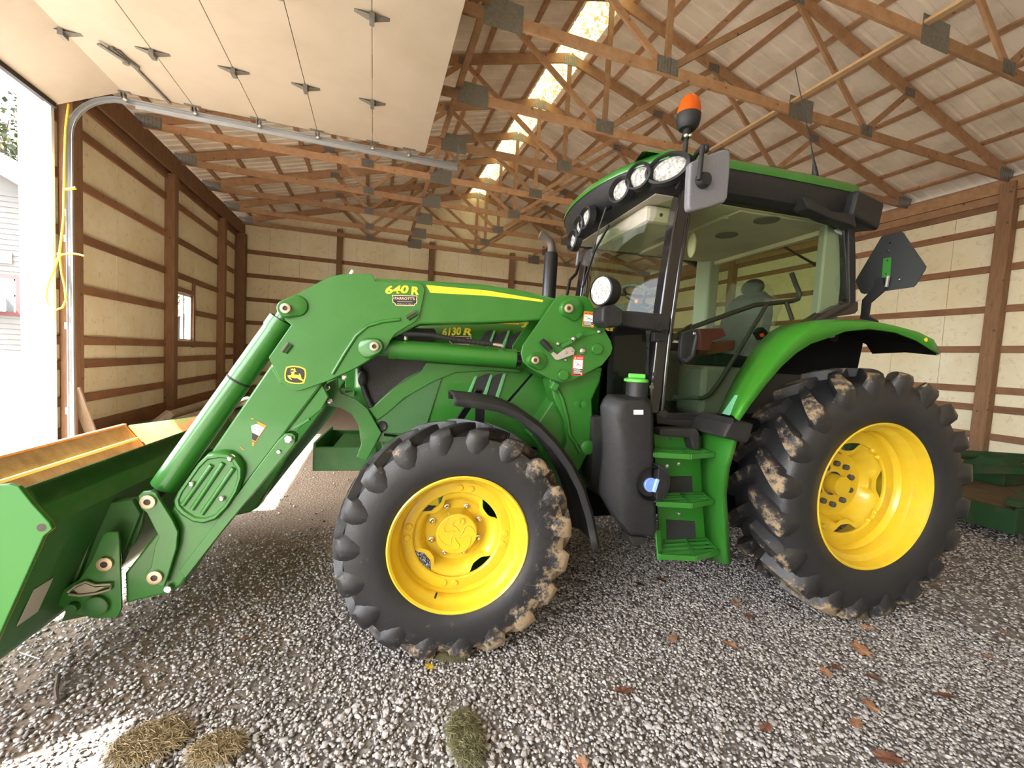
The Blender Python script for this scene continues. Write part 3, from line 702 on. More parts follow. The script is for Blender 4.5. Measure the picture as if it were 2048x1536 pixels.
for ps in (((955, 688), (970.6, 664), (985.8, 659.8), (974, 693)), ((984, 689.6), (992.6, 669), (1014.6, 660.8), (1001, 696)), ((1013, 696), (1021, 672.7), (1041.7, 661.8), (1028, 700)),
           ((943.5, 795), (955.4, 757), (966, 750), (980.8, 746.5), (961, 800)), ((972, 800), (984, 757), (994, 749), (1006, 745.5), (986, 803))):
    onhood('louvre', GRILLE, .003, *ps)
for ps in (((931, 795), (949, 754), (955.4, 750), (936, 800)), ((962, 800), (981, 748), (985, 751), (969, 803)), ((987, 803), (1006, 747), (1012, 747), (994, 806)), ((974, 695), (987, 661), (991, 661), (979, 697)), ((1001, 697), (1016, 661), (1020, 661), (1007, 699))):
    onhood('louvre_rib', mat('green_rib', (.10, .34, .12), .3, coat=.4), .010, *ps, bevel=.002)
onhood('hood_seam', DARK, .002, (1000, 818), (1064, 746), (1067, 746), (1004, 820))
onhood('hood_seam', DARK, .003, (768, 868), (1180, 905), (1180, 908), (768, 872))
onhood('hood_panel', GREEN, .010, (1010, 815), (1068, 748), (1110, 765), (1118, 830), (1130, 900), (1090, 900), (1040, 850), bevel=.004)
obj('hood_latch', MB().prof(tl(764, 852, HV-.002), (0, -1, 0), [(0, .034), (.012, .034), (.016, .028), (.012, .018), (.012, .001)], 20), BLACK, hd, smooth=40)
onhood('stripe', YDEC, .002, (880, 626), (1038, 644), (1038, 649), (960, 645))
# grille headlamp guard / black nose
obj('headlamp_bezel', MB().tube([tl(718, 726, -.43), tl(722, 760, -.44), tl(732, 790, -.44), tl(743, 813, -.44)], .018, 8), BLACK, hd, smooth=50)
obj('headlamp_bezel', MB().ell(tl(725, 757, -.45), .03, .02, .05), BLACK, hd, smooth=50)
# exhaust stack
ev = .46; e0 = tl(1095, 600, ev); e1 = tl(1095, 505, ev)
ex = obj('exhaust_stack', MB().prof((e0[0]+.01, ev, 1.9), (0, 0, 1), [(0, .062), (e1[2]-1.92, .062), (e1[2]-1.90, .055), (e1[2]-1.90, .03)], 24), EXH, T, smooth=40)
u_ = e0[0]+.01; z_ = e1[2]
obj('exhaust_elbow', MB().tube([(u_, ev, z_-.02), (u_, ev, z_+.05), (u_-.015, ev, z_+.095), (u_-.06, ev, z_+.13), (u_-.12, ev, z_+.15)], .036, 16), mat('exhaust_tip', (.09, .075, .06), .6), ex, smooth=50)

# ------------------------------------------------------------------ front loader
BV0, BV1 = -.685, -.515
KNEE = [(559, 613), (566, 602), (578, 594), (601.5, 584), (630, 568), (662.5, 552.5), (684.5, 548), (743.7, 547.5), (750.5, 562), (790, 563), (838, 565), (846, 570), (850, 580), (839, 633), (831, 643), (806, 658), (790, 668), (781, 680), (773, 697), (760, 707), (710, 737), (656, 762), (602, 781), (590, 782), (575, 775), (562, 763), (551, 742), (537, 715), (582, 650), (570, 640)]
def boomarm():
    b = obj('loader_boom', MB().plate(pts(BV0, (700, 600), (752, 556), (852, 561), (974, 569), (1041, 579.5), (1085, 590), (1125, 600), (1150, 620), (1135, 645), (1082, 640.5), (974, 645.5), (840, 648.5), (760, 690), (640, 760), (560, 770), (538, 734)), BV0, BV1), GREEN, T, bevel=.012)
    obj('boom_arm', MB().plate(pts(BV0, (538, 733.6), (560, 700), (660, 720), (643, 771), (455, 1018), (362, 1172), (338, 1187), (250, 1209), (248, 1148), (325, 1050), (337, 1035), (342, 1020)), BV0+.004, BV1-.004), GREEN, b, bevel=.012)
    for v0 in (BV0-.014, BV1): obj('knee_plate', MB().plate(pts(BV0-.014, *KNEE), v0, v0+.014), GREEN, b, bevel=.004)
    # pressed relief line and lifting slots in the knee plate
    obj('knee_relief', MB().tube([tl(x, y, BV0-.014) for x, y in ((665, 748), (690, 706), (712, 672), (735, 652), (765, 643), (800, 639))], .011, 8), GREEN, b, smooth=60)
    for p0, p1 in (((569, 704), (581, 688)), ((815, 636), (833, 625))):
        a = tl(*p0, BV0-.014); c = tl(*p1, BV0-.014); obj('lifting_slot', MB().tube([a, c], .019, 10), GREEND, b, smooth=60)
        obj('slot_hole', MB().tube([(a[0]-.006, a[1]-.013, a[2]), (c[0]-.006, c[1]-.013, c[2])], .010, 8), PINHOLE, b, smooth=60)
    # pin bosses
    def boss(px, py, v, r, tail=None, big=1.0):
        p = tl(px, py, v); q = p
        mb = MB()
        if tail:
            tq = tl(*tail, v); R = []
            for d, k in ((.002, 1.0), (-.025, .93), (-.034, .80)):
                ring = []
                for i in range(28):
                    a = 2*PI*i/28; ca = math.cos(a); sa = math.sin(a)
                    dx = Vector((tq[0]-p[0], tq[2]-p[2])); along = dx.normalized() if dx.length else Vector((1, 0))
                    base = (tq if ca*along.x+sa*along.y > 0 else p); rr = r*big if base is tq else r
                    ring.append((base[0]+ca*rr*k, v+d*(.6 if base is tq and k < 1 else 1), base[2]+sa*rr*k))
                R.append(ring)
            mb.rings(R, True, False, True)
        else: mb.prof(p, (0, -1, 0), [(0, r), (.02, r*.97), (.026, r*.85), (.026, .001)], 24)
        o = obj('pin_boss', mb, GREEN, b, smooth=35)
        pr_ = obj('pin', MB().prof((p[0], v-.034 if tail else v-.026, p[2]), (0, -1, 0), [(-.002, r*.52), (.012, r*.52), (.014, r*.45), (.014, r*.26), (.006, r*.24), (.006, .001)], 18), BRASS, b, smooth=40)
        obj('pin_socket', MB().prof((p[0], v-.041 if tail else v-.033, p[2]), (0, -1, 0), [(0, r*.24), (.0005, .001)], 12), PINHOLE, b)
    boss(575, 618, BV0-.014, .052, (594, 612), 1.15)
    boss(750, 693, BV0-.014, .050, (737, 696), 1.2)
    boss(1133, 618, -.752, .052, (1142, 618), 1.55); boss(1067, 720, -.752, .046, (1076, 722), 1.25)
    # bucket cylinder
    a = tl(578, 618, -.60); d = tl(300, 1003, -.60); c0 = tl(564.6, 640, -.60); c1 = tl(328, 972, -.60)
    cy_ = obj('bucket_cylinder', MB().cyl(c0, c1, .066, n=28), GREEN, b, smooth=40)
    obj('cylinder_head', MB().cyl(c0, tuple(Vector(c0).lerp(Vector(c1), .06)), .071, n=28), GREEN, cy_, smooth=40)
    obj('cylinder_band', MB().cyl(tuple(Vector(c0).lerp(Vector(c1), .365)), tuple(Vector(c0).lerp(Vector(c1), .375)), .068, n=28), BLACKD, cy_, smooth=40)
    obj('cylinder_cap', MB().cyl(tuple(Vector(c0).lerp(Vector(c1), -.07)), tuple(Vector(c0).lerp(Vector(c1), .01)), .045, n=20), GREEN, cy_, smooth=40)
    obj('cylinder_rod', MB().cyl(c1, d, .030, n=16), BLACKD, cy_, smooth=40)
    # lift cylinder with its hose
    l0 = tl(778, 697, -.60); l1 = tl(1030, 717, -.60); l2 = tl(1067, 720, -.60); l3 = tl(750, 693, -.60)
    lc = obj('lift_cylinder', MB().cyl(l0, l1, .060, n=28), GREEN, b, smooth=40)
    obj('cylinder_head', MB().cyl(l0, tuple(Vector(l0).lerp(Vector(l1), .05)), .063, n=28), GREEN, lc, smooth=40)
    obj('cylinder_eye', MB().cyl(l3, l0, .05, n=16), GREEND, lc, smooth=40)
    obj('rod_gland', MB().cyl(l1, tuple(Vector(l1).lerp(Vector(l2), .28)), .052, n=24), BLACKG, lc, smooth=40)
    obj('cylinder_rod', MB().cyl(l1, l2, .036, n=16), CHROME, lc, smooth=40)
    hz = [tl(x, y, -.655) for x, y in ((800, 664), (812, 668), (830, 668), (862, 670), (900, 677), (940, 683), (975, 687), (992, 690))]
    hs = obj('hydraulic_hose', MB().tube(hz, .014, 10), BLACKD, lc, smooth=60)
    for k in range(22):
        t = k/21*5.6; i = min(int(t)+1, 6); p = Vector(hz[i]).lerp(Vector(hz[i+1]), t-int(t)) if i < 7 else Vector(hz[7]); dd = (Vector(hz[min(i+1, 7)])-Vector(hz[i])).normalized()
        obj('hose_wrap', MB().cyl(p-dd*.007, p+dd*.007, .0168, n=10), BLACK, hs)
    obj('hose_fitting', MB().cyl(tl(985, 689, -.655), tl(1003, 692, -.655), .017, n=10).cyl(tl(1003, 692, -.655), tl(1003, 700, -.62), .014, n=8).cyl(tl(812, 660, -.655), tl(812, 678, -.62), .016, n=8), CHROME, lc, smooth=40)
    # parking stand strip along the back of the arm
    sv = BV0-.002
    st = obj('parking_stand', MB().plate(pts(sv, (585, 866), (592, 872), (590, 886), (455, 1049), (372, 1155), (360, 1140), (556, 882), (572, 866)), sv-.010, sv+.06), GREEN, b, bevel=.003)
    obj('stand_bolt', MB().prof(tl(578, 878, sv-.01), (0, -1, 0), [(0, .022), (.012, .022), (.014, .015), (.014, .001)], 6), CHROME, st)
    obj('stand_bolt', MB().prof(tl(558, 903, sv-.01), (0, -1, 0), [(0, .010), (.012, .010), (.012, .001)], 8), CHROME, st)
    obj('stand_bolt', MB().prof(tl(337, 1177, sv-.01), (0, -1, 0), [(0, .018), (.012, .018), (.012, .001)], 8), CHROME, st)
    obj('stand_spring', MB().beam(tl(588, 857, sv-.02), tl(620, 838, sv-.02), .03, .014), GREENL, st, bevel=.003)
    obj('stand_web', MB().plate(pts(sv, (592, 862), (620, 837), (640, 820), (655, 795), (643, 771), (600, 830), (575, 862)), sv+.02, sv+.05), GREEN, st, bevel=.003)
    # hose cover: oval pressed plate with three ribs and bolts
    cv = BV0-.004
    out = pts(cv, (446, 901), (462, 902), (478, 912), (490, 930), (490, 950), (480, 980), (460, 1012), (436, 1036), (412, 1044), (390, 1041), (366, 1026), (354, 1012), (352, 1000), (360, 982), (400, 925), (420, 905))
    cx_ = sum(p[0] for p in out)/len(out); cz_ = sum(p[1] for p in out)/len(out)
    ring = lambda k, d: [(cx_+(p[0]-cx_)*k, cv+d, cz_+(p[1]-cz_)*k) for p in out]
    if sum(out[i][0]*out[(i+1) % len(out)][1]-out[(i+1) % len(out)][0]*out[i][1] for i in range(len(out))) < 0: out.reverse()
    hc = obj('hose_cover', MB().rings([ring(1.02, .006), ring(1.0, -.022), ring(.93, -.036), ring(.86, -.036), ring(.82, -.028)], True, False, True), GREEN, b, smooth=40)
    for a_, b_ in (((424, 930), (366, 1010)), ((447, 926), (385, 1018)), ((468, 936), (404, 1028))):
        obj('cover_rib', MB().tube([tl(*a_, cv-.028), tl(*b_, cv-.028)], .014, 10), GREEN, hc, smooth=60)
    for p in ((462, 917), (386, 967), (446, 996)):
        obj('cover_bolt', MB().prof(tl(*p, cv-.024), (0, -1, 0), [(0, .024), (.002, .024), (.002, .014), (.018, .014), (.024, .008), (.024, .001)], 14), CHROME, hc, smooth=40)
    # linkage at the foot of the arm
    lv = BV0-.022
    lk = obj('tilt_link', MB().plate(pts(lv, (279, 990), (288, 982), (304, 980), (315, 985), (320, 995), (348, 1040), (358, 1062), (355, 1095), (338, 1150), (330, 1172), (318, 1170), (302, 1158), (292, 1148), (304, 1133), (312, 1090), (320, 1072), (296, 1024), (284, 1015)), lv-.012, lv+.008), GREEN, b, bevel=.004)
    obj('tilt_link', MB().plate(pts(-.56, (279, 990), (300, 1000), (292, 1045), (278, 1080), (252, 1110), (238, 1105), (250, 1078), (262, 1050)), -.60, -.575), GREEND, b, bevel=.004)
    for px, py, v in ((297, 1003, lv-.012), (311, 1154, lv-.012), (211, 1127, lv-.01)):
        p = tl(px, py, v); obj('pin', MB().prof(p, (0, -1, 0), [(0, .036), (.012, .036), (.014, .030), (.014, .017), (.005, .016), (.005, .001)], 20), BRASS, lk, smooth=40)
        obj('pin_socket', MB().prof((p[0], v-.0055, p[2]), (0, -1, 0), [(0, .016), (.0005, .001)], 12), PINHOLE, lk)
    cr = obj('carrier_plate', MB().plate(pts(lv, (208, 1068), (216, 1062), (238, 1062), (241, 1080), (243, 1150), (245, 1215), (238, 1232), (200, 1236), (160, 1228), (120, 1210), (100, 1194), (128, 1178), (160, 1158), (185, 1120)), lv-.010, lv+.006), GREEN, b, bevel=.004)
    obj('latch_handle', MB().tube([tl(x, y, lv-.022) for x, y in ((136, 1184), (150, 1172), (172, 1163), (190, 1170), (222, 1168), (221, 1178), (195, 1186), (160, 1191), (138, 1188))], .007, 8), mat('worn_steel', (.36, .32, .25), .5, metal=.5), cr, smooth=60)
    obj('latch_plate', MB().plate(pts(lv-.012, (148, 1177), (172, 1166), (192, 1174), (212, 1172), (190, 1184), (158, 1186)), lv-.018, lv-.01), mat('worn_steel', (.36, .32, .25), .5), cr)
    obj('carrier_boss', MB().prof(tl(196, 1210, lv-.008), (0, -1, 0), [(0, .055), (.022, .055), (.026, .048), (.026, .001)], 24), GREEND, cr, smooth=40)
    obj('carrier_lug', MB().prof(tl(150, 1212, lv-.008), (0, -1, 0), [(0, .028), (.03, .026), (.03, .001)], 10), GREEND, cr)
    # mast: two plates, column below
    ms = obj('loader_mast', MB().plate(pts(-.75, (1109, 600), (1115, 593), (1125, 590), (1170, 592.5), (1178, 597), (1195, 631), (1210, 660), (1222, 682), (1225.5, 697), (1222, 708), (1205, 730), (1170, 748), (1141, 763), (1122, 765), (1100, 758), (1060, 737), (1046, 724), (1042, 706), (1046, 690)), -.75, -.735), GREEN, b, bevel=.004)
    obj('mast_plate', MB().plate(pts(-.75, (1109, 600), (1170, 592.5), (1210, 660), (1225.5, 697), (1205, 730), (1141, 763), (1100, 758), (1046, 724), (1046, 690)), -.47, -.455), GREEN, ms, bevel=.004)
    obj('mast_column', MB().plate(pts(-.66, (1098, 758), (1206, 735), (1201, 762), (1184, 800), (1186, 830), (1180, 900), (1160, 940), (1142, 956), (1122, 930), (1134, 885), (1131, 845), (1108, 800)), -.66, -.50), GREEN, ms, bevel=.012)
    obj('mast_base', MB().plate(pts(-.60, (1060, 870), (1120, 780), (1150, 800), (1160, 940), (1120, 950)), -.60, -.40), GREEN, ms, bevel=.01)
    obj('column_rib', MB().tube([tl(x, y, -.665) for x, y in ((1113, 776), (1125, 800), (1135, 840), (1139, 870), (1150, 885), (1160, 905))], .014, 8), GREEN, ms, smooth=60)
    obj('column_stub', MB().beam(tl(1112, 765, -.70), tl(1104, 780, -.70), .05, .05), GREENL, ms, bevel=.008)
    for p, r in (((1192, 698), .036), ((1125, 750), .034)):
        obj('pivot_cap', MB().prof(tl(*p, -.75), (0, -1, 0), [(0, r), (.022, r), (.026, r*.9), (.026, .001)], 20), GREEN, ms, smooth=40)
    for p, v, r in (((1164, 702), -.752, .020), ((1197, 663.5), -.752, .012), ((1115, 688), -.752, .011), ((1130, 720), -.752, .009)):
        obj('mast_bolt', MB().prof(tl(*p, v), (0, -1, 0), [(0, r), (.012, r), (.016, r*.6), (.016, .001)], 8), CHROME, ms, smooth=40)
    for p in ((1152, 808), (1166, 808)): obj('column_bolt', MB().prof(tl(*p, -.662), (0, -1, 0), [(0, .022), (.012, .022), (.012, .001)], 12), GREENL, ms, smooth=40)
    obj('column_pin', MB().prof(tl(1170, 892, -.66), (0, -1, 0), [(0, .048), (.05, .048), (.055, .04), (.055, .001)], 24), GREEN, ms, smooth=40)
    lvr = obj('lock_lever', MB().plate(pts(-.765, (1102, 708), (1106, 703), (1114, 709), (1132, 695), (1142, 693), (1149, 700), (1147, 709), (1116, 720), (1110, 719)), -.772, -.764), mat('lever_plate', (.42, .37, .32), .5, metal=.3), ms, bevel=.002)
    obj('lever_grip', MB().tube([tl(1083, 681, -.785), tl(1092, 690, -.785), tl(1101, 700, -.785)], [.018, .02, .018], 12), BLACKD, lvr, smooth=60)
    for p in ((1132, 705), (1144, 701)): obj('lever_rivet', MB().prof(tl(*p, -.773), (0, -1, 0), [(0, .009), (.004, .007), (.005, .001)], 10), CHROME, lvr, smooth=50)
    obj('latch_tube', MB().beam(tl(1123, 693, -.775), tl(1143, 682, -.775), .022, .034, (0, -1, 0)).beam(tl(1152, 675, -.775), tl(1163, 667, -.775), .022, .034, (0, -1, 0)), GREENL, ms, bevel=.003)
    obj('latch_nut', MB().ell(tl(1147, 678, -.775), .018, .018, .018, 10, 6), CHROME, ms, smooth=50)
    obj('latch_arm', MB().plate(pts(-.752, (1140, 688), (1175, 658), (1195, 660), (1200, 666), (1172, 672), (1150, 683)), -.757, -.75), GREEN, ms, bevel=.002)
    return b
boom = boomarm()
mirror(boom)
tube_ = obj('loader_crossbar', MB().cyl((-1.02, -.55, 1.30), (-1.02, .55, 1.30), .07, n=20), GREEN, T, smooth=40)
obj('indicator_rod', MB().cyl(tl(701, 549, -.6), tl(706, 541, -.6), .010, n=8), WHITE, boom)

# bucket, curled back
def bucket():
    A = [(-1.905, 1.02), (-1.845, .90), (-1.815, .85), (-1.90, .62), (-1.975, .42), (-2.03, .25), (-2.10, .17), (-2.18, .19), (-2.40, .50), (-2.70, .905)]
    mb = MB(); 
    inner = [(-1.93, 1.01), (-1.89, .90), (-1.87, .83), (-1.95, .60), (-2.01, .42), (-2.06, .28), (-2.11, .21), (-2.16, .215), (-2.39, .53), (-2.69, .915)]
    W_ = 1.06
    bk = obj('bucket', MB().rings([[(u, -W_, w_) for u, w_ in A]+[(u, -W_, w_) for u, w_ in reversed(inner)], [(u, W_, w_) for u, w_ in A]+[(u, W_, w_) for u, w_ in reversed(inner)]], True, True, True), GREEND, T, smooth=30)
    lin = [[(u+(-.006, 0, .007)[0 if k < 6 else 1 if k < 8 else 2], v, w_+(0, .007, .005)[0 if k < 6 else 1 if k < 8 else 2]) for k, (u, w_) in enumerate(inner)] for v in (-W_+.012, W_-.012)]
    obj('bucket_floor', MB().sheet(lin), BUCKI, bk, label='muddy tan inner face')
    side = [(-1.905, 1.035), (-1.86, .96), (-1.80, .875), (-1.79, .845), (-1.82, .815), (-1.90, .60), (-1.975, .40), (-2.03, .24), (-2.10, .155), (-2.19, .17), (-2.41, .48), (-2.72, .90), (-2.66, .925), (-2.30, .985), (-2.02, 1.04), (-1.94, 1.045)]
    for s in (-1, 1):
        sp = obj('side_plate', MB().plate(side, s*(W_), s*(W_+.022)), GREENL if s < 0 else GREEN, bk, bevel=.004)
        obj('side_liner', MB().plate([(a*.995-.01, b*.985+.01) for a, b in side], s*(W_-.004), s*(W_-.001)), BUCKR, bk, label='rusty orange inner face')
        if s < 0: obj('side_hole', MB().prof((-1.826, -W_-.0225, .853), (0, -1, 0), [(0, .018), (.0005, .001)], 16), PINHOLE, sp)
    obj('cutting_edge', MB().beam((-2.70, -W_, .912), (-2.70, W_, .912), .03, .05), RUSTO, bk, bevel=.003)
    obj('edge_strip', MB().beam((-2.598, -W_+.02, .812), (-2.598, W_-.02, .812), .016, .02), WELDY, bk)
    obj('corner_weld', MB().tube([(-2.70, W_-.02, .92), (-2.42, W_-.02, .56), (-2.2, W_-.02, .26)], .016, 6), WELDY, bk)
    obj('back_tube', MB().plate([(-1.905, 1.02), (-1.86, .93), (-1.835, .875), (-1.85, .80), (-1.90, .80), (-1.93, 1.0)], -W_+.02, W_-.02), GREEND, bk, bevel=.008)
    obj('back_rib', MB().beam((-1.895, -.45, .62), (-2.0, -.45, .33), .05, .05, (0, 1, 0)), GREEND, bk, bevel=.004)
    obj('back_rib', MB().beam((-1.86, -.62, .80), (-1.99, -.62, .38), .03, .09, (0, 1, 0)), GREEND, bk, bevel=.004)
    obj('back_sticker', MB().add([(-1.985, -.99, .365), (-1.985, -.88, .365), (-1.935, -.86, .52), (-1.935, -.97, .52)], [(0, 1, 2, 3)]), mat('old_sticker', (.42, .38, .32), .6), bk, solid=.002)
    for s in (-1, 1): obj('hook_bracket', MB().plate([(-1.86, .80), (-1.74, .82), (-1.70, .74), (-1.80, .45), (-1.95, .18), (-2.06, .16), (-1.97, .42)], s*.60-.03, s*.60+.03), GREEND, bk, bevel=.006)
    return bk
bucket()

# ------------------------------------------------------------------ cab
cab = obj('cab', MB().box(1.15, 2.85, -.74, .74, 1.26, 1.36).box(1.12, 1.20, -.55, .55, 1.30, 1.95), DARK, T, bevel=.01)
CV = -.77
def tubepts(*a): return [tl(x, y, v) for x, y, v in a]
# front pillars
def pillar(s):
    p = obj('front_pillar', MB().rings([[(u-.035, s*.80, w_), (u+.05, s*.80, w_), (u+.05, s*.70, w_), (u-.02, s*.68, w_)] for u, w_ in ((1.262, 1.38), (1.272, 1.55), (1.285, 1.9), (1.315, 2.3), (1.355, 2.7), (1.395, 2.93))], True, True, True), BLACKG, cab, smooth=30, bevel=.012, seg=3)
    return p
pl = pillar(-1); pillar(1)
obj('pillar_seal', MB().tube([(1.335, -.785, 1.40), (1.35, -.785, 1.9), (1.385, -.785, 2.4), (1.435, -.785, 2.9)], .018, 8), BLACKG, cab, smooth=60)
for x, y in ((1318, 512), (1322, 430)): obj('pillar_screw', MB().prof(tl(x, y, -.805), (0, -1, 0), [(0, .012), (.006, .010), (.006, .001)], 10), BLACKD, pl)
for x, y in ((1309, 748), (1307, 761), (1303, 774)): obj('pillar_bolt', MB().prof(tl(x, y, -.80), (0, -1, 0), [(0, .016), (.008, .013), (.008, .001)], 10), BLACKD if y < 770 else STEEL, pl)
# glass: windscreen, door, far side, rear
def wsu(v, w_): 
    t = (w_-1.36)/1.57; k = 1-(v/.72)**2
    return 1.265+.045*t+.09*t*t-.17*k*(1-.25*t)
vs_ = [-.72+1.44*i/12 for i in range(13)]; ws_ = [1.40+1.50*i/8 for i in range(9)]
obj('windscreen', MB().sheet([[(wsu(v, w_), v, w_) for v in vs_] for w_ in ws_]), GLASS, cab, smooth=80)
DO = [(1374, 366), (1450, 368), (1560, 392), (1652, 424), (1692, 455), (1696, 520), (1698, 600), (1691, 613), (1650, 633), (1600, 669), (1550, 731), (1500, 796), (1462, 834), (1440, 842), (1330, 838), (1310, 830), (1314, 760), (1334, 640), (1355, 500)]
DI = [(1386, 380), (1450, 383), (1560, 406), (1640, 435), (1684, 462), (1689, 520), (1692, 598), (1683, 606), (1643, 625), (1592, 660), (1542, 722), (1492, 786), (1453, 822), (1436, 829), (1336, 825), (1325, 817), (1328, 760), (1347, 640), (1368, 500)]
obj('door_frame', ringplate(MB(), pts(CV, *DO), pts(CV, *DI), CV-.012, CV+.03), BLACKG, cab, bevel=.003)
dg = obj('door_glass', MB().add([(a, CV-.004, b) for a, b in pts(CV, *DI)], [tuple(range(len(DI)))]), GLASS, cab)
obj('side_glass', MB().add([(a, -CV, b) for a, b in pts(CV, *DI)], [tuple(range(len(DI)))]), GLASS, cab)
obj('door_frame', ringplate(MB(), pts(CV, *DO), pts(CV, *DI), -CV-.03, -CV+.012), BLACKG, cab)
obj('rear_glass', MB().box(2.80, 2.805, -.66, .66, 2.02, 2.88), GLASS, cab)
obj('rear_frame', MB().box(2.78, 2.83, -.72, .72, 2.86, 2.94).box(2.78, 2.83, -.72, .72, 1.96, 2.03), BLACK, cab)
for s in (-1, 1):
    obj('rear_pillar', MB().rings([[(2.60, s*.73, w_), (2.80, s*.73, w_), (2.80, s*.60, w_), (2.68, s*.60, w_)] for w_ in (1.98, 2.4, 2.90)], True), GREY, cab, bevel=.02)
    obj('pillar_cover', MB().plate(pts(CV, (1690, 430), (1701, 432), (1704, 520), (1704, 606), (1692, 612), (1690, 520)), s*.80, s*.70), BLACK, cab, bevel=.006)
obj('sill', MB().plate(pts(-.76, (1308, 826), (1330, 838), (1440, 842), (1462, 836), (1455, 864), (1310, 846)), -.79, -.60), BLACK, cab, bevel=.006)
obj('side_sill', MB().plate(pts(-.76, (1690, 612), (1650, 633), (1600, 669), (1583, 684), (1576, 690), (1588, 660), (1650, 622), (1668, 612), (1690, 606), (1706, 605), (1706, 622), (1700, 628), (1690, 630), (1660, 634), (1630, 648), (1604, 672)), -.80, -.68), mat('brown_black', (.035, .026, .022), .5), cab, bevel=.006)
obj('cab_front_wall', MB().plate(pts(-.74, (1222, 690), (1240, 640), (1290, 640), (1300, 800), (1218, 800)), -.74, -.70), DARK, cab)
obj('lower_screen', MB().add([(a, -.745, b) for a, b in pts(-.745, (1230, 672), (1300, 668), (1296, 800), (1222, 800))], [(0, 1, 2, 3)]), GLASS, cab)
# roof: black skirt and green cap
def roofring(w_, off, front=0.0):
    R = []
    def fu(v): return 1.22-.20*(1-(abs(v)/.86)**2.2)
    n = 16
    for i in range(n+1):
        v = -(.84+off)+2*(.84+off)*i/n; vv = max(-.86, min(.86, v)); R.append((fu(vv)-off-front*(1-(abs(vv)/.86)**4), v, w_))
    for u in (1.5, 1.9, 2.3, 2.7): R.append((u, .84+off+.02*math.sin((u-1.2)/1.6*PI), w_))
    for i in range(7): R.append((2.82+off+.05*math.sin(PI*i/6), .78-1.56*i/6, w_))
    for u in (2.7, 2.3, 1.9, 1.5): R.append((u, -(.84+off+.02*math.sin((u-1.2)/1.6*PI)), w_))
    return R
def scl(R, k, w_): 
    c = (1.98, 0); return [(c[0]+(p[0]-c[0])*k, p[1]*k, w_) for p in R]
rs = obj('roof_skirt', MB().rings([scl(roofring(2.83, -.04), .97, 2.83), roofring(2.85, -.02), roofring(2.90, .0, .03), roofring(2.99, .012, .05), roofring(3.015, .0, .04)], True, True, True), BLACK, cab, smooth=40)
r0 = roofring(3.0, .018, .055)
obj('roof_cap', MB().rings([roofring(2.985, .016, .052), r0, roofring(3.035, .010, .045), scl(roofring(3.06, 0), .97, 3.065), scl(roofring(3.06, 0), .90, 3.085), scl(roofring(3.06, 0), .70, 3.10)], True, False, True), GREEN, cab, smooth=50)
obj('roof_hump', MB().rings([[(1.05+.05*math.sin(t*PI), v, 3.03) for t, v in ((0, -.80), (.3, -.6), (.7, -.45), (1, -.36))]+[(1.6, -.36, 3.05), (1.6, -.80, 3.05)], [(1.12, -.78, 3.060), (1.11, -.62, 3.070), (1.11, -.48, 3.066), (1.12, -.38, 3.05), (1.6, -.38, 3.08), (1.6, -.78, 3.08)]], True, False, True), GREEN, cab, smooth=50, bevel=.015)
obj('roof_rear', MB().rings([[(2.62, s*v, w_) for s, v, w_ in ((-1, .93, 2.98), (-1, .62, 3.0), (-1, .62, 2.84), (-1, .90, 2.80))], [(2.96, s*v, w_) for s, v, w_ in ((-1, .86, 2.96), (-1, .62, 2.97), (-1, .62, 2.80), (-1, .84, 2.76))]], True, True, True), BLACK, rs, bevel=.03, seg=3)
obj('roof_rear', MB().plate(pts(-.86, (1596, 398), (1612, 402), (1650, 425), (1698, 432), (1702, 458), (1690, 452), (1650, 440), (1606, 420)), -.90, -.80), BLACK, rs, bevel=.006)
obj('rear_lamp', MB().prof(tl(1722, 415, -.80), (.8, -.6, 0), [(0, .07), (.03, .07), (.03, .001)], 16), DARK, rs)
# headliner with vents
hl = obj('headliner', MB().box(1.22, 2.76, -.70, .70, 2.825, 2.84).box(1.9, 2.74, -.68, .68, 2.81, 2.826), HEADL, cab, bevel=.006)
obj('headliner_edge', MB().beam((2.75, -.62, 2.81), (2.75, .66, 2.81), .06, .07).beam((1.9, -.55, 2.815), (1.9, .60, 2.815), .05, .03), HEADL, hl, bevel=.012, seg=3)
for x, y in ((1453, 470), (1533, 440)):
    d = ray(x, y); t = (2.808-CP[2])/d[2]; q = CP+t*d-TO; c_ = (float(q@UA), float(q@VA), 2.808)
    obj('vent', MB().prof(c_, (0, 0, -1), [(0, .085), (.006, .085), (.008, .07), (.004, .068), (.004, .001)], 20), mat('vent_grille', (.13, .125, .10), .8, bump=1.0, nscale=90), hl, smooth=40)
obj('interior_mirror', MB().ell(tl(1384, 490, -.3), .02, .05, .10), HEADL, hl, smooth=60)
obj('headliner_console', MB().box(1.25, 1.6, -.55, .3, 2.70, 2.82), HEADL, hl, bevel=.03)
obj('torn_film', MB().sheet([[(1.24+.02*math.sin(i*2.1+j), -.55+.13*i, 2.62+.05*j-.05*i/8+.03*math.sin(i*1.7)) for i in range(9)] for j in range(4)]), PLASTIC, hl)
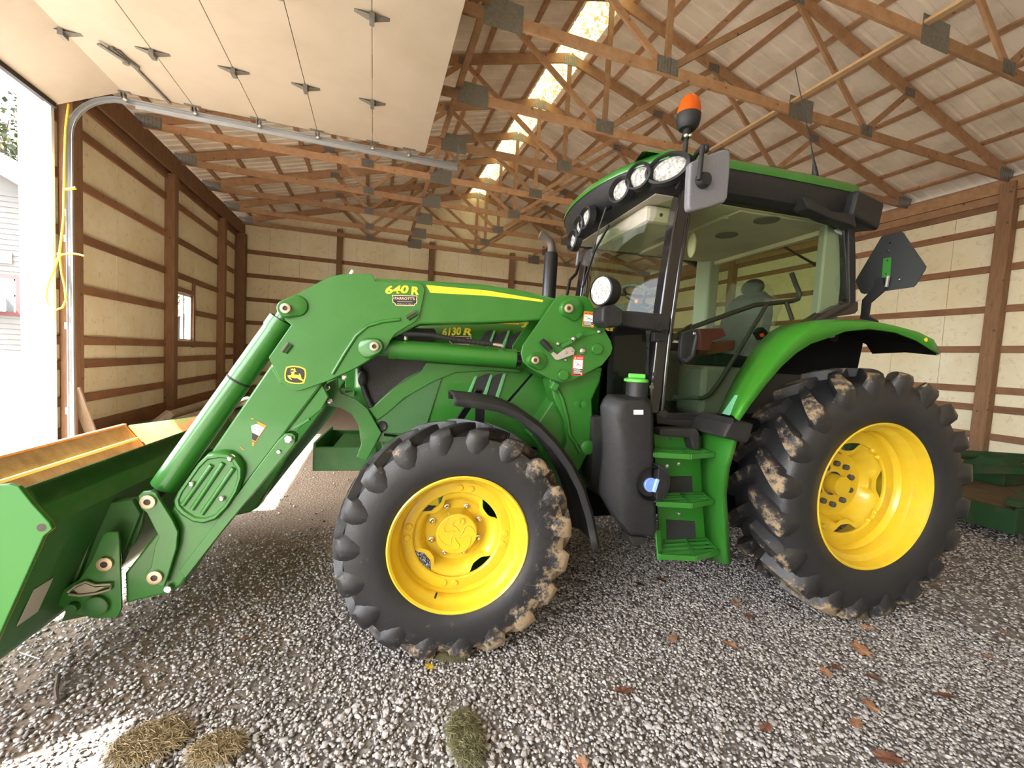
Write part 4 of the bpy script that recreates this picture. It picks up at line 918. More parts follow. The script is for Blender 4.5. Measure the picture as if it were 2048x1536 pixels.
# lamps in the roof front
def front_u(v):
    vv = min(.86, abs(v)); return 1.22-.20*(1-(vv/.86)**2.2)-.012-.05*(1-(vv/.86)**4)
for (x, y), ru, rz in (((1336, 337), .115, .070), ((1278, 353), .074, .066), ((1241, 380), .074, .066), ((1173, 436), .074, .066), ((1160, 453), .074, .066), ((1148, 480), .09, .066)):
    lo, hi = -1.05, 1.05; best = min((abs(tl(x, y, v)[0]-front_u(v)), v) for v in np.linspace(-.86, .86, 345))[1]
    p = Vector(tl(x, y, best)); v = best; dv = .01
    tg = Vector((front_u(v+dv)-front_u(v-dv), 2*dv, 0)).normalized(); nrm = Vector((-tg.y, tg.x, -.05)).normalized()
    if nrm.x > 0: nrm = -nrm
    up = Vector((0, 0, 1)); sc_ = lambda k, d, r1, r2: [p+nrm*d+tg*(math.cos(2*PI*i/28)*r1*k)+up*(math.sin(2*PI*i/28)*r2*k) for i in range(28)]
    hs_ = obj('lamp_housing', MB().rings([sc_(1.38, -.03, ru, rz), sc_(1.30, .020, ru, rz), sc_(1.12, .026, ru, rz), sc_(1.02, -.012, ru, rz)], True, True, True), BLACK, rs, smooth=40)
    lens = [sc_(1.0, -.010, ru, rz), sc_(.8, .004, ru, rz), sc_(.4, .012, ru, rz)]
    obj('lamp_lens', MB().rings(lens, True, False, True), LENS, hs_, smooth=60)
obj('wiper_recess', MB().ell(tl(1217, 413, -.30), .02, .06, .025), DARK, rs)
obj('wiper', MB().tube([tl(1212, 415, -.33), tl(1200, 450, -.30), tl(1185, 505, -.20)], .006, 6).tube([tl(1218, 450, -.28), tl(1190, 500, -.15), tl(1165, 575, .0)], .010, 6), BLACK, cab, smooth=60)
# steering wheel, console, seat, levers
C0 = Vector((1.60, -.02, 2.26)); nrm = Vector((.45, 0, .9)).normalized(); a_ = Vector((0, 1, 0)); b_ = nrm.cross(a_)
sw = obj('steering_wheel', MB().tube([C0+(a_*math.cos(2*PI*i/32)+b_*math.sin(2*PI*i/32))*.20 for i in range(33)], .016, 8), GREYD, cab, smooth=60)
for k in range(3):
    a = 2*PI*k/3+.5; obj('wheel_spoke', MB().tube([C0-nrm*.05, C0+(a_*math.cos(a)+b_*math.sin(a))*.2], .014, 8), GREYD, sw, smooth=60)
obj('steering_console', MB().rings([[(1.30, -.26, 1.85), (1.62, -.22, 1.85), (1.62, .22, 1.85), (1.30, .26, 1.85)], [(1.30, -.26, 2.12), (1.66, -.2, 2.02), (1.66, .2, 2.02), (1.30, .26, 2.12)], [(1.36, -.20, 2.20), (1.60, -.14, 2.14), (1.60, .14, 2.14), (1.36, .20, 2.20)]], True), GREYD, cab, bevel=.03, seg=3)
obj('console_column', MB().box(1.30, 1.52, -.16, .16, 1.36, 1.9), GREYD, cab, bevel=.03)
obj('signal_stalk', MB().tube([(1.58, -.10, 2.16), (1.60, -.30, 2.24)], .014, 8), GREYD, cab)
obj('hazard_knob', MB().ell((1.50, -.06, 2.22), .02, .02, .02), mat('knob_orange', (.7, .2, .03), .5), cab)
seat = obj('seat', MB().rings([[(2.15, -.26, 1.72), (2.62, -.24, 1.70), (2.62, .24, 1.70), (2.15, .26, 1.72)], [(2.12, -.27, 1.84), (2.62, -.25, 1.82), (2.62, .25, 1.82), (2.12, .27, 1.84)]], True), SEATM, cab, bevel=.04, seg=3)
def bk_(u, hw, w_, th): return [(u-th, -hw, w_), (u-th*1.1, 0, w_), (u-th, hw, w_), (u+th, hw*.92, w_), (u+th, -hw*.92, w_)]
obj('backrest', MB().rings([bk_(2.57, .22, 1.80, .06), bk_(2.60, .26, 1.95, .07), bk_(2.64, .26, 2.20, .065), bk_(2.67, .22, 2.34, .05), bk_(2.68, .14, 2.40, .03)], True), SEATM, seat, bevel=.03, seg=3)
obj('headrest', MB().ell((2.72, .05, 2.46), .05, .13, .08), SEATM, seat, smooth=60)
obj('seat_base', MB().box(2.2, 2.6, -.2, .2, 1.36, 1.72), DARK, seat, bevel=.03)
rows = []
rnd = random.Random(3)
for j in range(15):
    w_ = 1.66+j*.058; row = []
    for i in range(25):
        a = 2*PI*i/24; k = 1+rnd.uniform(-.10, .10) if i < 24 else 0
        if i == 24: row.append(row[0]); continue
        prof_ = .36 if w_ < 1.95 else .33
        if w_ > 2.30: prof_ *= max(.35, 1-(w_-2.30)*3.5)
        row.append((2.60+.05*(w_-1.7)+(.16 if w_ > 1.9 else .24)*k*math.cos(a), prof_*k*math.sin(a), w_+rnd.uniform(-.012, .012)))
    rows.append(row)
obj('plastic_cover', MB().sheet(rows), PLASTIC, seat, smooth=35)
obj('armrest', MB().rings([[(1.95, -.40, 1.80), (2.2, -.40, 1.86), (2.2, -.30, 1.86), (1.95, -.30, 1.80)], [(1.95, -.40, 1.90), (2.2, -.40, 1.94), (2.2, -.30, 1.94), (1.95, -.30, 1.90)]], True), RED, seat, bevel=.012)
obj('red_cover', MB().plate(pts(-.45, (1394, 658), (1440, 656), (1447, 672), (1420, 682), (1414, 702), (1398, 700)), -.48, -.35), RED, cab, bevel=.006)
obj('red_lever', MB().plate(pts(-.60, (1510, 665), (1520, 654), (1530, 664), (1528, 678), (1518, 680)), -.63, -.57), DARK, cab, bevel=.006)
obj('red_mark', MB().plate(pts(-.632, (1519, 668), (1526, 666), (1528, 672), (1522, 674)), -.636, -.63), mat('bright_red', (.6, .03, .02), .5), cab)
obj('side_console', MB().box(1.7, 2.75, -.70, -.40, 1.36, 1.72), GREYD, cab, bevel=.03); obj('side_console', MB().box(1.7, 2.75, .40, .70, 1.36, 1.85), GREYD, cab, bevel=.03)
obj('fender_lining', MB().rings([[(u, -.64, 1.5), (u, -.45, 1.5), (u, -.45, h), (u, -.64, h)] for u, h in ((2.15, 1.55), (2.25, 1.78), (2.45, 1.97), (2.78, 2.06))], True), mat('lining', (.19, .18, .155), .6), cab, bevel=.03, seg=3)
obj('bottle_holder', MB().cyl(tl(1405, 775, -.55), tl(1402, 806, -.55), .05, n=20), GREY, cab, smooth=40)
obj('bottle_bracket', MB().tube(tubepts((1388, 772, -.6), (1389, 782, -.6), (1396, 782, -.6), (1400, 774, -.6), (1416, 772, -.6)), .006, 6), GREY, cab)
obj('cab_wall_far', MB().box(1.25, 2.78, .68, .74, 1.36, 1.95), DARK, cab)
# door rails and handle
obj('grab_rail', MB().tube(tubepts((1384, 655, -.70), (1420, 642, -.70), (1480, 620, -.70), (1510, 610, -.70), (1540, 607, -.70), (1585, 602, -.70), (1596, 598, -.70), (1600, 588, -.70), (1592, 570, -.70), (1583, 546, -.70)), .017, 10), BLACK, dg, smooth=60)
obj('grab_rail', MB().tube(tubepts((1346, 795, -.73), (1405, 796, -.73), (1420, 788, -.73), (1440, 762, -.73), (1500, 665, -.71), (1533, 610, -.71)), .015, 10), BLACK, dg, smooth=60)
obj('grab_rail', MB().tube(tubepts((1572, 604, -.71), (1585, 640, -.73)), .015, 10), BLACK, dg, smooth=60)
obj('gas_strut', MB().tube([tl(1562, 490, .2), tl(1632, 530, -.2)], .012, 8), BLACK, cab)
obj('gas_strut', MB().tube(tubepts((1528, 676, -.75), (1548, 668, -.75), (1568, 662, -.75)), .012, 8), BLACK, cab)
obj('door_handle', MB().tube(tubepts((1384, 665, -.84), (1391, 662, -.84), (1393, 672, -.84), (1388, 695, -.84), (1384, 712, -.84), (1372, 722, -.84), (1366, 718, -.83)), .016, 10), BLACK, dg, smooth=60)
obj('handle_plate', MB().plate(pts(-.80, (1366, 664), (1392, 658), (1393, 690), (1386, 722), (1370, 728), (1360, 715), (1362, 680)), -.80, -.765), BLACK, dg, bevel=.008)
obj('handle_screw', MB().prof(tl(1389, 667, -.855), (0, -1, 0), [(0, .012), (.006, .008), (.006, .001)], 10), CHROME, dg)
# work lamp on its bracket
br = obj('lamp_bracket', MB().plate(pts(-.83, (1238, 622), (1262, 624), (1300, 628), (1330, 629), (1330, 662), (1300, 661), (1262, 656), (1238, 652)), -.88, -.80), BLACK, cab, bevel=.008)
obj('bracket_block', MB().plate(pts(-.90, (1198, 620), (1205, 612), (1222, 611), (1240, 622), (1240, 648), (1228, 655), (1208, 655), (1197, 645)), -.95, -.80), BLACK, br, bevel=.015, seg=3)
obj('bracket_bolt', MB().prof(tl(1318, 654, -.885), (0, -1, 0), [(0, .026), (.004, .026), (.004, .018), (-.01, .014), (-.01, .001)], 14), BLACKD, br)
obj('bracket_bolt', MB().prof(tl(1316, 675, -.82), (0, -1, 0), [(0, .026), (.004, .026), (.004, .018), (-.01, .014), (-.01, .001)], 14), BLACKD, br)
obj('bracket_foot', MB().plate(pts(-.80, (1305, 664), (1328, 664), (1326, 685), (1304, 683)), -.82, -.78), BLACK, br, bevel=.006)
wl_c = Vector(tl(1213, 583, -.87)); ax = Vector((-.93, -.36, -.02)).normalized()
wlamp = obj('work_lamp', MB().prof(wl_c-ax*.07, ax, [(-.02, .02), (0, .05), (.03, .082), (.08, .092), (.12, .092), (.125, .084)], 28, True), BLACK, cab, smooth=45)
obj('lamp_lens', MB().prof(wl_c-ax*.07, ax, [(.118, .084), (.122, .06), (.126, .001)], 28), LENS, wlamp, smooth=60)
obj('lamp_foot', MB().beam(tl(1221, 600, -.88), tl(1220, 616, -.88), .03, .02), STEEL, wlamp)
# mirrors
mv = -1.12
mh = obj('mirror', MB().plate([tl(x, y, mv)[::2] for x, y in ((1381, 328), (1386, 322), (1440, 300), (1455, 297), (1462, 302), (1461, 340), (1456, 395), (1450, 404), (1420, 414), (1388, 422), (1379, 420), (1377, 410), (1379, 360))], mv, mv+.05), MIRB, cab, bevel=.018, seg=3)
obj('mirror_glass', MB().plate([tl(x, y, mv)[::2] for x, y in ((1386, 332), (1452, 304), (1450, 398), (1384, 414))], mv+.051, mv+.053), CHROME, mh)
obj('mirror_mount', MB().prof(tl(1404, 362, mv), (0, -1, 0), [(-.01, .045), (.015, .045), (.04, .034), (.04, .001)], 20), BLACK, mh, smooth=40)
obj('mirror_arm', MB().tube([tl(1398, 360, mv-.035), tl(1401, 330, mv-.035), tl(1405, 292, mv-.03)], .013, 8).tube([tl(1405, 294, mv), tl(1395, 305, -1.0), tl(1370, 345, -.86), tl(1352, 378, -.81)], .015, 8).tube([tl(1403, 300, mv), tl(1413, 298, mv)], .012, 8), BLACK, mh, smooth=60)
obj('arm_knob', MB().ell(tl(1412, 297, mv), .018, .018, .028), BLACK, mh, smooth=60)
m2 = obj('mirror', MB().plate([tl(x, y, 1.0)[::2] for x, y in ((1155, 504), (1160, 502), (1166, 503), (1163, 530), (1152, 531))], .98, 1.03), MIRB, cab, bevel=.01)
obj('mirror_arm', MB().tube([tl(1160, 525, .95), tl(1152, 548, .9), tl(1140, 560, .85), tl(1134, 590, .82)], .016, 8), BLACK, m2, smooth=60)
# beacon and aerial
bvv = -.82; bp = Vector(tl(1367, 300, bvv)); bt = Vector(tl(1375, 240, bvv)); axb = (Vector(tl(1379, 205, bvv))-Vector(tl(1374, 255, bvv))).normalized()
bc = obj('beacon', MB().prof(tl(1374.5, 259, bvv), axb, [(-.004, .02), (0, .05), (.02, .066), (.055, .074), (.088, .074), (.088, .02)], 28, True), BLACK, cab, smooth=40)
q0 = Vector(tl(1374.5, 259, bvv))
obj('beacon_lens', MB().prof(q0, axb, [(.088, .070), (.12, .070), (.16, .063), (.19, .048), (.208, .026), (.214, .001)], 28), ORANGEL, bc, smooth=60)
obj('beacon_reflector', MB().prof(q0+Vector((.01, 0, 0)), axb, [(.09, .035), (.15, .032), (.16, .001)], 16), mat('amber_inner', (.95, .30, .02), .3), bc, smooth=40)
obj('beacon_post', MB().cyl(tl(1367, 335, bvv), q0, .015, n=12).cyl(tl(1370, 278, bvv), q0, .024, n=12), BLACK, bc, smooth=40)
obj('beacon_clamp', MB().ell(tl(1372, 271, bvv-.02), .016, .016, .016, 10, 6).ell(tl(1380, 271, bvv-.02), .014, .014, .014, 10, 6), CHROME, bc, smooth=60)
av = -.55; obj('aerial', MB().tube([tl(1632, 362, av), tl(1629, 330, av), tl(1622, 290, av), tl(1590, 135, av)], [.014, .010, .004, .003], 6), BLACK, cab)
obj('aerial_base', MB().tube([tl(1633, 364, av), tl(1630, 345, av), tl(1628, 322, av)], [.024, .020, .008], 8), BLACK, cab, smooth=50)

# ------------------------------------------------------------------ rear fender, sign
OT = [(1470, 836), (1495, 796), (1524, 756), (1556, 716), (1588, 684), (1618, 662), (1650, 648), (1690, 643), (1741, 645), (1790, 653), (1835, 665), (1865, 680), (1878, 702)]
OB = [(1478, 842), (1503, 806), (1532, 768), (1562, 733), (1592, 706), (1620, 688), (1650, 678), (1690, 663), (1740, 658), (1790, 665), (1832, 681), (1858, 697), (1877, 709)]
INN = [(1440, 834), (1467, 798), (1495, 760), (1528, 720), (1560, 692)]
sh = []
for k in range(13):
    o_ = Vector(tl(*OT[k], -1.13)); lip = Vector(tl(*OB[k], -1.14))
    i_ = Vector((o_.x+.015+.15*max(0, 1-k/6), -.79 if k < 9 else -.70, o_.z+.01*k/12-.02*max(0, 1-k/4)))
    sh.append([lip, o_, o_.lerp(i_, .10)+Vector((0, 0, .012)), o_.lerp(i_, .5)+Vector((0, 0, .016)), i_])
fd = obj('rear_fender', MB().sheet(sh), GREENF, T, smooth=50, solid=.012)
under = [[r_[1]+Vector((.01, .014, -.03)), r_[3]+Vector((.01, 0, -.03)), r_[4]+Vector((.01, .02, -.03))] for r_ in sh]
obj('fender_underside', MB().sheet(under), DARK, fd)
obj('fender_liner', MB().plate([tl(x, y, -.66)[::2] for x, y in ((1445, 868), (1480, 790), (1540, 712), (1625, 658), (1690, 652), (1720, 665), (1700, 760), (1640, 820), (1560, 880))], -.70, -.66), DARK, fd)
c = mirror(fd, T)
sd = tl(1435, 820, -.9)
st_ = pts(-1.0, (1461, 811), (1468, 820), (1474, 826), (1472, 834), (1458, 836), (1447, 834))
obj('fender_sticker', MB().sheet([[Vector(sh[0][1]).lerp(Vector(sh[0][4]), t)+Vector((-.012, -.004, .01+h)) for t in (.25, .5, .7)] for h in (.0,)]+[[Vector(sh[1][1]).lerp(Vector(sh[1][4]), t)+Vector((-.014, -.004, .010)) for t in (.38, .5, .52)]]), LTEAL, fd, solid=.002)
obj('fender_reflector', MB().prof(tl(1848, 679, -1.13), (0, -1, .3), [(0, .020), (.010, .018), (.010, .001)], 14), YDEC, fd, smooth=40)
obj('fender_boot', MB().plate(pts(-.98, (1433, 842), (1447, 832), (1480, 842), (1472, 870), (1466, 880), (1420, 868), (1426, 856)), -1.10, -.76), BLACKD, fd, bevel=.015, seg=3)
su = 3.05
sv_ = [tuu(x, y, su) for x, y in ((1763, 473), (1800, 462), (1806, 465), (1852, 533), (1850, 539), (1831, 570), (1826, 574), (1728, 588), (1722, 586), (1711, 565), (1712, 559))]
n_ = len(sv_); mbs = MB().rings([[(su, v, w_) for _, v, w_ in sv_], [(su+.006, v, w_) for _, v, w_ in sv_]], True, True, True)
sg = obj('warning_sign', mbs, mat('sign_back', (.022, .024, .026), .55), T)
obj('sign_bracket', MB().rings([[(uu, v, w_) for _, v, w_ in [tuu(x, y, su) for x, y in ((1769, 517), (1785, 515), (1782, 552), (1778, 556), (1766, 555))]] for uu in (su-.012, su-.003)], True), GREENL, sg)
for x, y in ((1776, 521), (1773, 548), (1781, 486), (1776, 502), (1780, 502), (1749, 568), (1800, 559)):
    obj('sign_bolt', MB().prof(tuu(x, y, su-.012), (-1, 0, 0), [(0, .008), (.005, .006), (.005, .001)], 8), CHROME, sg)
obj('sign_post', MB().rings([[(uu, v, w_) for _, v, w_ in [tuu(x, y, su-.02) for x, y in ((1766, 556), (1772, 580), (1742, 606), (1738, 632), (1757, 642), (1754, 646), (1722, 638), (1726, 600), (1748, 576), (1752, 556))]] for uu in (su-.03, su-.015)], True), BLACK, sg)
obj('sign_socket', MB().cyl(tuu(1777, 552, su-.02), tuu(1773, 574, su-.02), .012, n=8), STEEL, sg)

# ------------------------------------------------------------------ tank, steps, front fender
def ring_px(v, *ps): return [tl(x, y, v) for x, y in ps]
TKF = ((1242, 836), (1246, 815), (1258, 803), (1290, 800), (1302, 812), (1304, 835), (1305, 960), (1309, 1010), (1312, 1062), (1306, 1072), (1262, 1068), (1254, 1060), (1262, 985), (1258, 910))
TKM = ((1200, 812), (1206, 798), (1214, 788), (1292, 790), (1304, 808), (1307, 835), (1307, 960), (1311, 1010), (1313, 1062), (1307, 1073), (1256, 1070), (1222, 1030), (1196, 985), (1204, 900))
tk = obj('fuel_tank', MB().rings([ring_px(-1.02, *TKF), ring_px(-.985, *[(a*.55+c_*.45, b*.55+d*.45) for (a, b), (c_, d) in zip(TKF, TKM)]), ring_px(-.90, *TKM), ring_px(-.60, *TKM)], True, True, True), BLACK, T, smooth=40, bevel=.012, seg=3)
nk = tl(1272, 800, -.90); nt_ = tl(1272, 763, -.90)
obj('filler_neck', MB().prof((nk[0], nk[1], nk[2]-.10), (0, 0, 1), [(0, .085), (.06, .068), (nt_[2]-nk[2]+.10, .066), (nt_[2]-nk[2]+.10, .02)], 28), BLACK, tk, smooth=40)
obj('fuel_cap', MB().prof((nt_[0], nt_[1], nt_[2]), (0, 0, 1), [(-.008, .055), (.0, .074), (.014, .074), (.020, .062), (.020, .001)], 28), mat('cap_green', (.10, .46, .06), .45), tk, smooth=40)
obj('cap_grip', MB().beam((nt_[0]-.05, nt_[1]+.01, nt_[2]+.034), (nt_[0]+.05, nt_[1]-.02, nt_[2]+.034), .026, .03), mat('cap_green', (.10, .46, .06), .45), tk, bevel=.008)
cc = tl(1300, 963, -1.0)
rec = obj('cap_recess', MB().prof((cc[0]-.01, -1.045, cc[2]), (0, 1, 0), [(0, .108), (-.006, .100), (.03, .085), (.09, .07), (.09, .001)], 28), DARK, tk, smooth=40)
obj('recess_rim', MB().plate([(cc[0]+.01+.10*math.cos(a), cc[2]+.118*math.sin(a)) for a in [PI*(-.5+k/12) for k in range(13)]]+[(cc[0]+.02, cc[2]+.10), (cc[0]+.02, cc[2]-.10)], -1.05, -.98), BLACK, tk, bevel=.006)
obj('blue_cap', MB().prof((cc[0]-.015, -1.02, cc[2]-.01), (0, -1, 0), [(-.05, .034), (.018, .044), (.022, .040), (.022, .001)], 24), BLUE, tk, smooth=40)
obj('cap_grip', MB().beam((cc[0]+.0, -1.048, cc[2]-.05), (cc[0]+.02, -1.048, cc[2]+.03), .022, .016, (0, -1, 0)), mat('blue_grip', (.30, .45, .80), .4), tk, bevel=.004)
obj('tank_label', MB().plate(pts(-1.024, (1268, 820), (1286, 820), (1286, 829), (1268, 829)), -1.028, -1.0), WHITES, tk)
obj('drain_sump', MB().plate(pts(-.95, (1254, 1068), (1290, 1072), (1286, 1086), (1262, 1088)), -.98, -.85), BLACKD, tk, bevel=.012)
obj('tank_shield', MB().plate(pts(-.70, (1186, 835), (1200, 832), (1204, 900), (1196, 990), (1180, 960)), -.72, -.55), BLACKD, tk)
# steps
sp0 = obj('step_frame', MB().plate(pts(-.82, (1308, 866), (1404, 872), (1412, 1115), (1320, 1110)), -.82, -.812), GREEN, T)
obj('step_opening', MB().plate(pts(-.824, (1330, 953), (1384, 953), (1385, 988), (1330, 986)), -.826, -.82), mat('dark_opening', (.02, .02, .02), .9), sp0)
obj('step_opening', MB().plate(pts(-.824, (1333, 1039), (1389, 1043), (1392, 1085), (1334, 1082)), -.826, -.82), mat('dark_opening', (.02, .02, .02), .9), sp0)
# right hand stringer goes from the back plate outward to the tyre side
a0 = [tl(x, y, -.82) for x, y in ((1403, 862), (1402, 930), (1406, 1000), (1414, 1118))]; b0 = [tl(x, y, -1.08) for x, y in ((1468, 880), (1458, 930), (1443, 985), (1446, 1050), (1453, 1128))]
b0 = [tl(x, y, -1.08) for x, y in ((1465, 880), (1450, 935), (1443, 985), (1452, 1128))]
obj('step_side', MB().sheet([[p, tuple((Vector(p)+Vector(q))/2), q, (q[0]+.03, q[1]-.005, q[2])] for p, q in zip(a0, b0)]), GREEN, sp0, smooth=30, solid=.008)
obj('step_side', MB().sheet([[tl(x, y, -1.0), tl(x+8, y, -.98)] for x, y in ((1311, 1060), (1316, 1120))]), GREENL, sp0, solid=.01)
def tread(y_l, y_r, x_l, x_r, vf, xbl, xbr):
    f0 = Vector(tl(x_l, y_l, vf)); f1 = Vector(tl(x_r, y_r, vf)); mm = (f0.z+f1.z)/2; f0.z = f1.z = mm
    b0_ = Vector((tl(xbl, y_l-20, -.83)[0], -.83, mm)); b1_ = Vector((tl(xbr, y_r-20, -.83)[0], -.83, mm))
    mid = (f0+f1)/2+Vector((0, -.03, 0))
    fr = obj('step_tread', MB().beam(f0+Vector((0, .02, 0)), mid, .018, .034).beam(mid, f1+Vector((0, .03, 0)), .018, .034).beam(b0_, f0+Vector((0, .02, 0)), .016, .03).beam(b1_, f1+Vector((0, .03, 0)), .016, .03).beam(b0_, b1_, .012, .02), GREEN, sp0, bevel=.003)
    for t in (.25, .5, .75): 
        obj('tread_bar', MB().beam(b0_.lerp(f0, t), b1_.lerp(f1, t), .010, .016), GREENL, fr)
    obj('tread_bar', MB().beam((b0_+b1_)/2+Vector((.0, 0, .004)), mid, .012, .02), GREENL, fr)
tread(908, 914, 1312, 1434, -1.0, 1312, 1401); tread(1010, 1006, 1318, 1432, -1.02, 1320, 1403); tread(1110, 1114, 1322, 1444, -1.05, 1327, 1411)
for x, y in ((1333, 932), (1356, 928), (1359, 1028)): obj('step_bolt', MB().prof(tl(x, y, -.823), (0, -1, 0), [(0, .014), (.008, .013), (.01, .001)], 8), CHROME, sp0)
obj('step_bracket', MB().plate(pts(-.80, (1314, 870), (1350, 870), (1350, 895), (1314, 893)), -.81, -.80), GREEN, sp0)
for x, y in ((1321, 876), (1340, 876)): obj('step_bolt', MB().prof(tl(x, y, -.81), (0, -1, 0), [(0, .018), (.010, .016), (.01, .001)], 10), STEEL, sp0)
obj('tool_box', MB().plate(pts(-.83, (1308, 854), (1380, 854), (1386, 862), (1386, 895), (1374, 896), (1368, 872), (1308, 868)), -.90, -.80), BLACKD, sp0, bevel=.01)
# front fender
FP = [(907, 795), (915, 796), (960, 801), (1000, 808), (1040, 824), (1080, 852), (1115, 888), (1145, 930), (1168, 975), (1185, 1030), (1195, 1080), (1198, 1100)]
ff = []
for k, (x, y) in enumerate(FP):
    p = Vector(tl(x, y, -1.0)); c_ = Vector((0, 0, .65)); d = Vector((p.x, 0, p.z-.65)).normalized()
    ff.append([p-d*.045+Vector((0, .004, 0)), p-d*.01, p+Vector((0, .03, 0))+d*.012, p+Vector((0, .18, 0))+d*.02, p+Vector((0, .33, 0))+d*.005, p+Vector((0, .345, 0))-d*.04])
fnd = obj('front_fender', MB().sheet(ff), BLACKD, T, smooth=50, solid=.012)
obj('fender_stay', MB().beam((.02, -.55, 1.28), (.10, -.80, 1.50), .05, .012), BLACK, fnd)
obj('fender_stay', MB().beam((.20, -.30, .9), (.14, -.62, 1.38), .06, .02), BLACK, fnd)
obj('fender_clip', MB().ell(tl(938, 795, -.92), .03, .02, .012), BLACK, fnd, smooth=60)
c = mirror(fnd, T)

# ------------------------------------------------------------------ lettering, decals
def text(name, s, p0, p1, v, h, m, parent, shear=0.0, bold=.0, ext=.0015, spx=1.0):
    cu = bpy.data.curves.new(name, 'FONT'); cu.body = s; cu.size = 1; cu.offset = bold; cu.shear = shear; cu.space_character = spx; cu.resolution_u = 3
    o = bpy.data.objects.new(name, cu); COL.objects.link(o); bpy.context.view_layer.update()
    dg_ = bpy.context.evaluated_depsgraph_get(); me = bpy.data.meshes.new_from_object(o.evaluated_get(dg_)); bpy.data.objects.remove(o)
    co = np.zeros(len(me.vertices)*3); me.vertices.foreach_get('co', co); co = co.reshape(-1, 3)
    x0, x1 = co[:, 0].min(), co[:, 0].max(); y0, y1 = co[:, 1].min(), co[:, 1].max()
    a = Vector((p0[0], p0[1])); b = Vector((p1[0], p1[1])); d = (b-a); L_ = d.length; d.normalize(); up = Vector((-d.y, d.x))
    tx = (co[:, 0]-x0)/(x1-x0)*L_; ty = (co[:, 1]-y0)/(y1-y0)*h
    new = np.stack([a.x+d.x*tx+up.x*ty, np.full(len(co), v), a.y+d.y*tx+up.y*ty], 1)
    me.vertices.foreach_set('co', new.ravel().astype(np.float32)); me.update(); me.materials.clear(); me.materials.append(m); me.name = name
    o = bpy.data.objects.new(name, me); COL.objects.link(o); o.parent = parent; return o
def uw(x, y, v): q = tl(x, y, v); return (q[0], q[2])
kv = BV0-.0145
text('model_number', '640', uw(771, 588, kv), uw(818, 586.5, kv), kv-.0012, .047, YDEC, boom, .18, .035)
text('model_number', 'R', uw(822, 589.5, kv), uw(838, 590, kv), kv-.0012, .048, YDEC, boom, .12, .04)
text('model_number', '6130', uw(885, 672, HV), uw(923, 670, HV), HV-.003, .054, YDEC, hd, .25, .035)
text('model_number', 'R', uw(926, 670.5, HV), uw(943, 671, HV), HV-.003, .048, YDEC, hd, .18, .04)
text('maker_name', 'JOHN DEERE', uw(1042, 655, HV), uw(1235, 668, HV), HV-.005, .075, YDEC, hd, .1, .03)
obj('boom_stripe', MB().plate(pts(BV0, (852, 570), (974, 581), (1086, 600), (1085, 604), (1030, 597.5), (974, 591.5), (861, 585.5)), BV0-.002, BV0), YDEC, boom)
def dealer(x0, y0, x1, y1, v, par, lines=True):
    # shop sticker: black keystone with a tan rim
    fx = lambda t: x0+(x1-x0)*t; fy = lambda t: y0+(y1-y0)*t
    K = ((.0, 0), (1.0, .06), (.97, .42), (1.0, .46), (.97, .80), (.91, .82), (.88, 1.0), (.15, .96), (.09, .74), (.03, .70), (0, .36), (.04, .34))
    s = obj('dealer_sticker', MB().plate(pts(v, *[(fx(a), fy(b)) for a, b in K]), v-.0012, v), TANS, par)
    obj('sticker_field', MB().plate(pts(v, *[(fx(.5+(a-.5)*.93), fy(.5+(b-.5)*.86)) for a, b in K]), v-.0018, v), BLACKS, par)
    text('sticker_text', "PARROTT'S", uw(fx(.11), fy(.42), v), uw(fx(.89), fy(.47), v), v-.0024, .016*(x1-x0)/52*1.0, TANS, par, 0, .02)
    text('sticker_text', "Richmond, Ohio", uw(fx(.22), fy(.88), v), uw(fx(.82), fy(.92), v), v-.0024, .009*(x1-x0)/52, TANS, par)
    obj('sticker_band', MB().plate(pts(v, (fx(.2), fy(.55)), (fx(.8), fy(.58)), (fx(.8), fy(.66)), (fx(.2), fy(.63))), v-.0023, v), mat('grey_tan', (.22, .18, .15), .6), par)
dealer(784, 590, 835, 612, kv, boom); dealer(898, 672, 943, 690, HV-.002, hd)
# leaping deer shield
px0 = lambda q: (560+q[0]*60/1843, 725+q[1]*50/1536)
SH = ((400, 270), (620, 215), (900, 200), (1180, 235), (1380, 300), (1560, 400), (1610, 640), (1600, 850), (1540, 1060), (1490, 1230), (1430, 1290), (1180, 1320), (900, 1310), (640, 1260), (440, 1190), (330, 1110), (290, 950), (275, 780), (300, 560), (350, 380))
kv2 = BV0-.0145
em = obj('emblem', MB().plate(pts(kv2, *[px0(q) for q in SH]), kv2-.0014, kv2), YDEC, boom)
cxs = sum(q[0] for q in SH)/len(SH); cys = sum(q[1] for q in SH)/len(SH)
obj('emblem_field', MB().plate(pts(kv2, *[px0((cxs+(q[0]-cxs)*.885, cys+(q[1]-cys)*.87)) for q in SH]), kv2-.0022, kv2), BLACKS, boom)
DEER = ((460, 800), (540, 785), (670, 775), (700, 700), (760, 630), (690, 620), (640, 560), (760, 570), (840, 545), (870, 500), (850, 470), (700, 475), (640, 480), (640, 455), (720, 445), (650, 380), (700, 390), (790, 430), (740, 345), (790, 360), (850, 420), (900, 470), (870, 340), (910, 350), (955, 430), (960, 480), (940, 520), (1030, 540), (990, 575), (910, 580), (880, 640), (870, 710), (920, 750), (1050, 755), (1190, 795), (1160, 680), (1190, 670), (1270, 760), (1300, 830), (1290, 860), (1330, 980), (1420, 1050), (1470, 1130), (1490, 1190), (1430, 1180), (1370, 1120), (1230, 1060), (1130, 1000), (1070, 955), (940, 960), (800, 945), (680, 900), (590, 870), (740, 1040), (720, 1070), (640, 1030), (520, 910))
obj('emblem_deer', MB().plate(pts(kv2, *[px0(q) for q in DEER]), kv2-.0030, kv2), YDEC, boom)
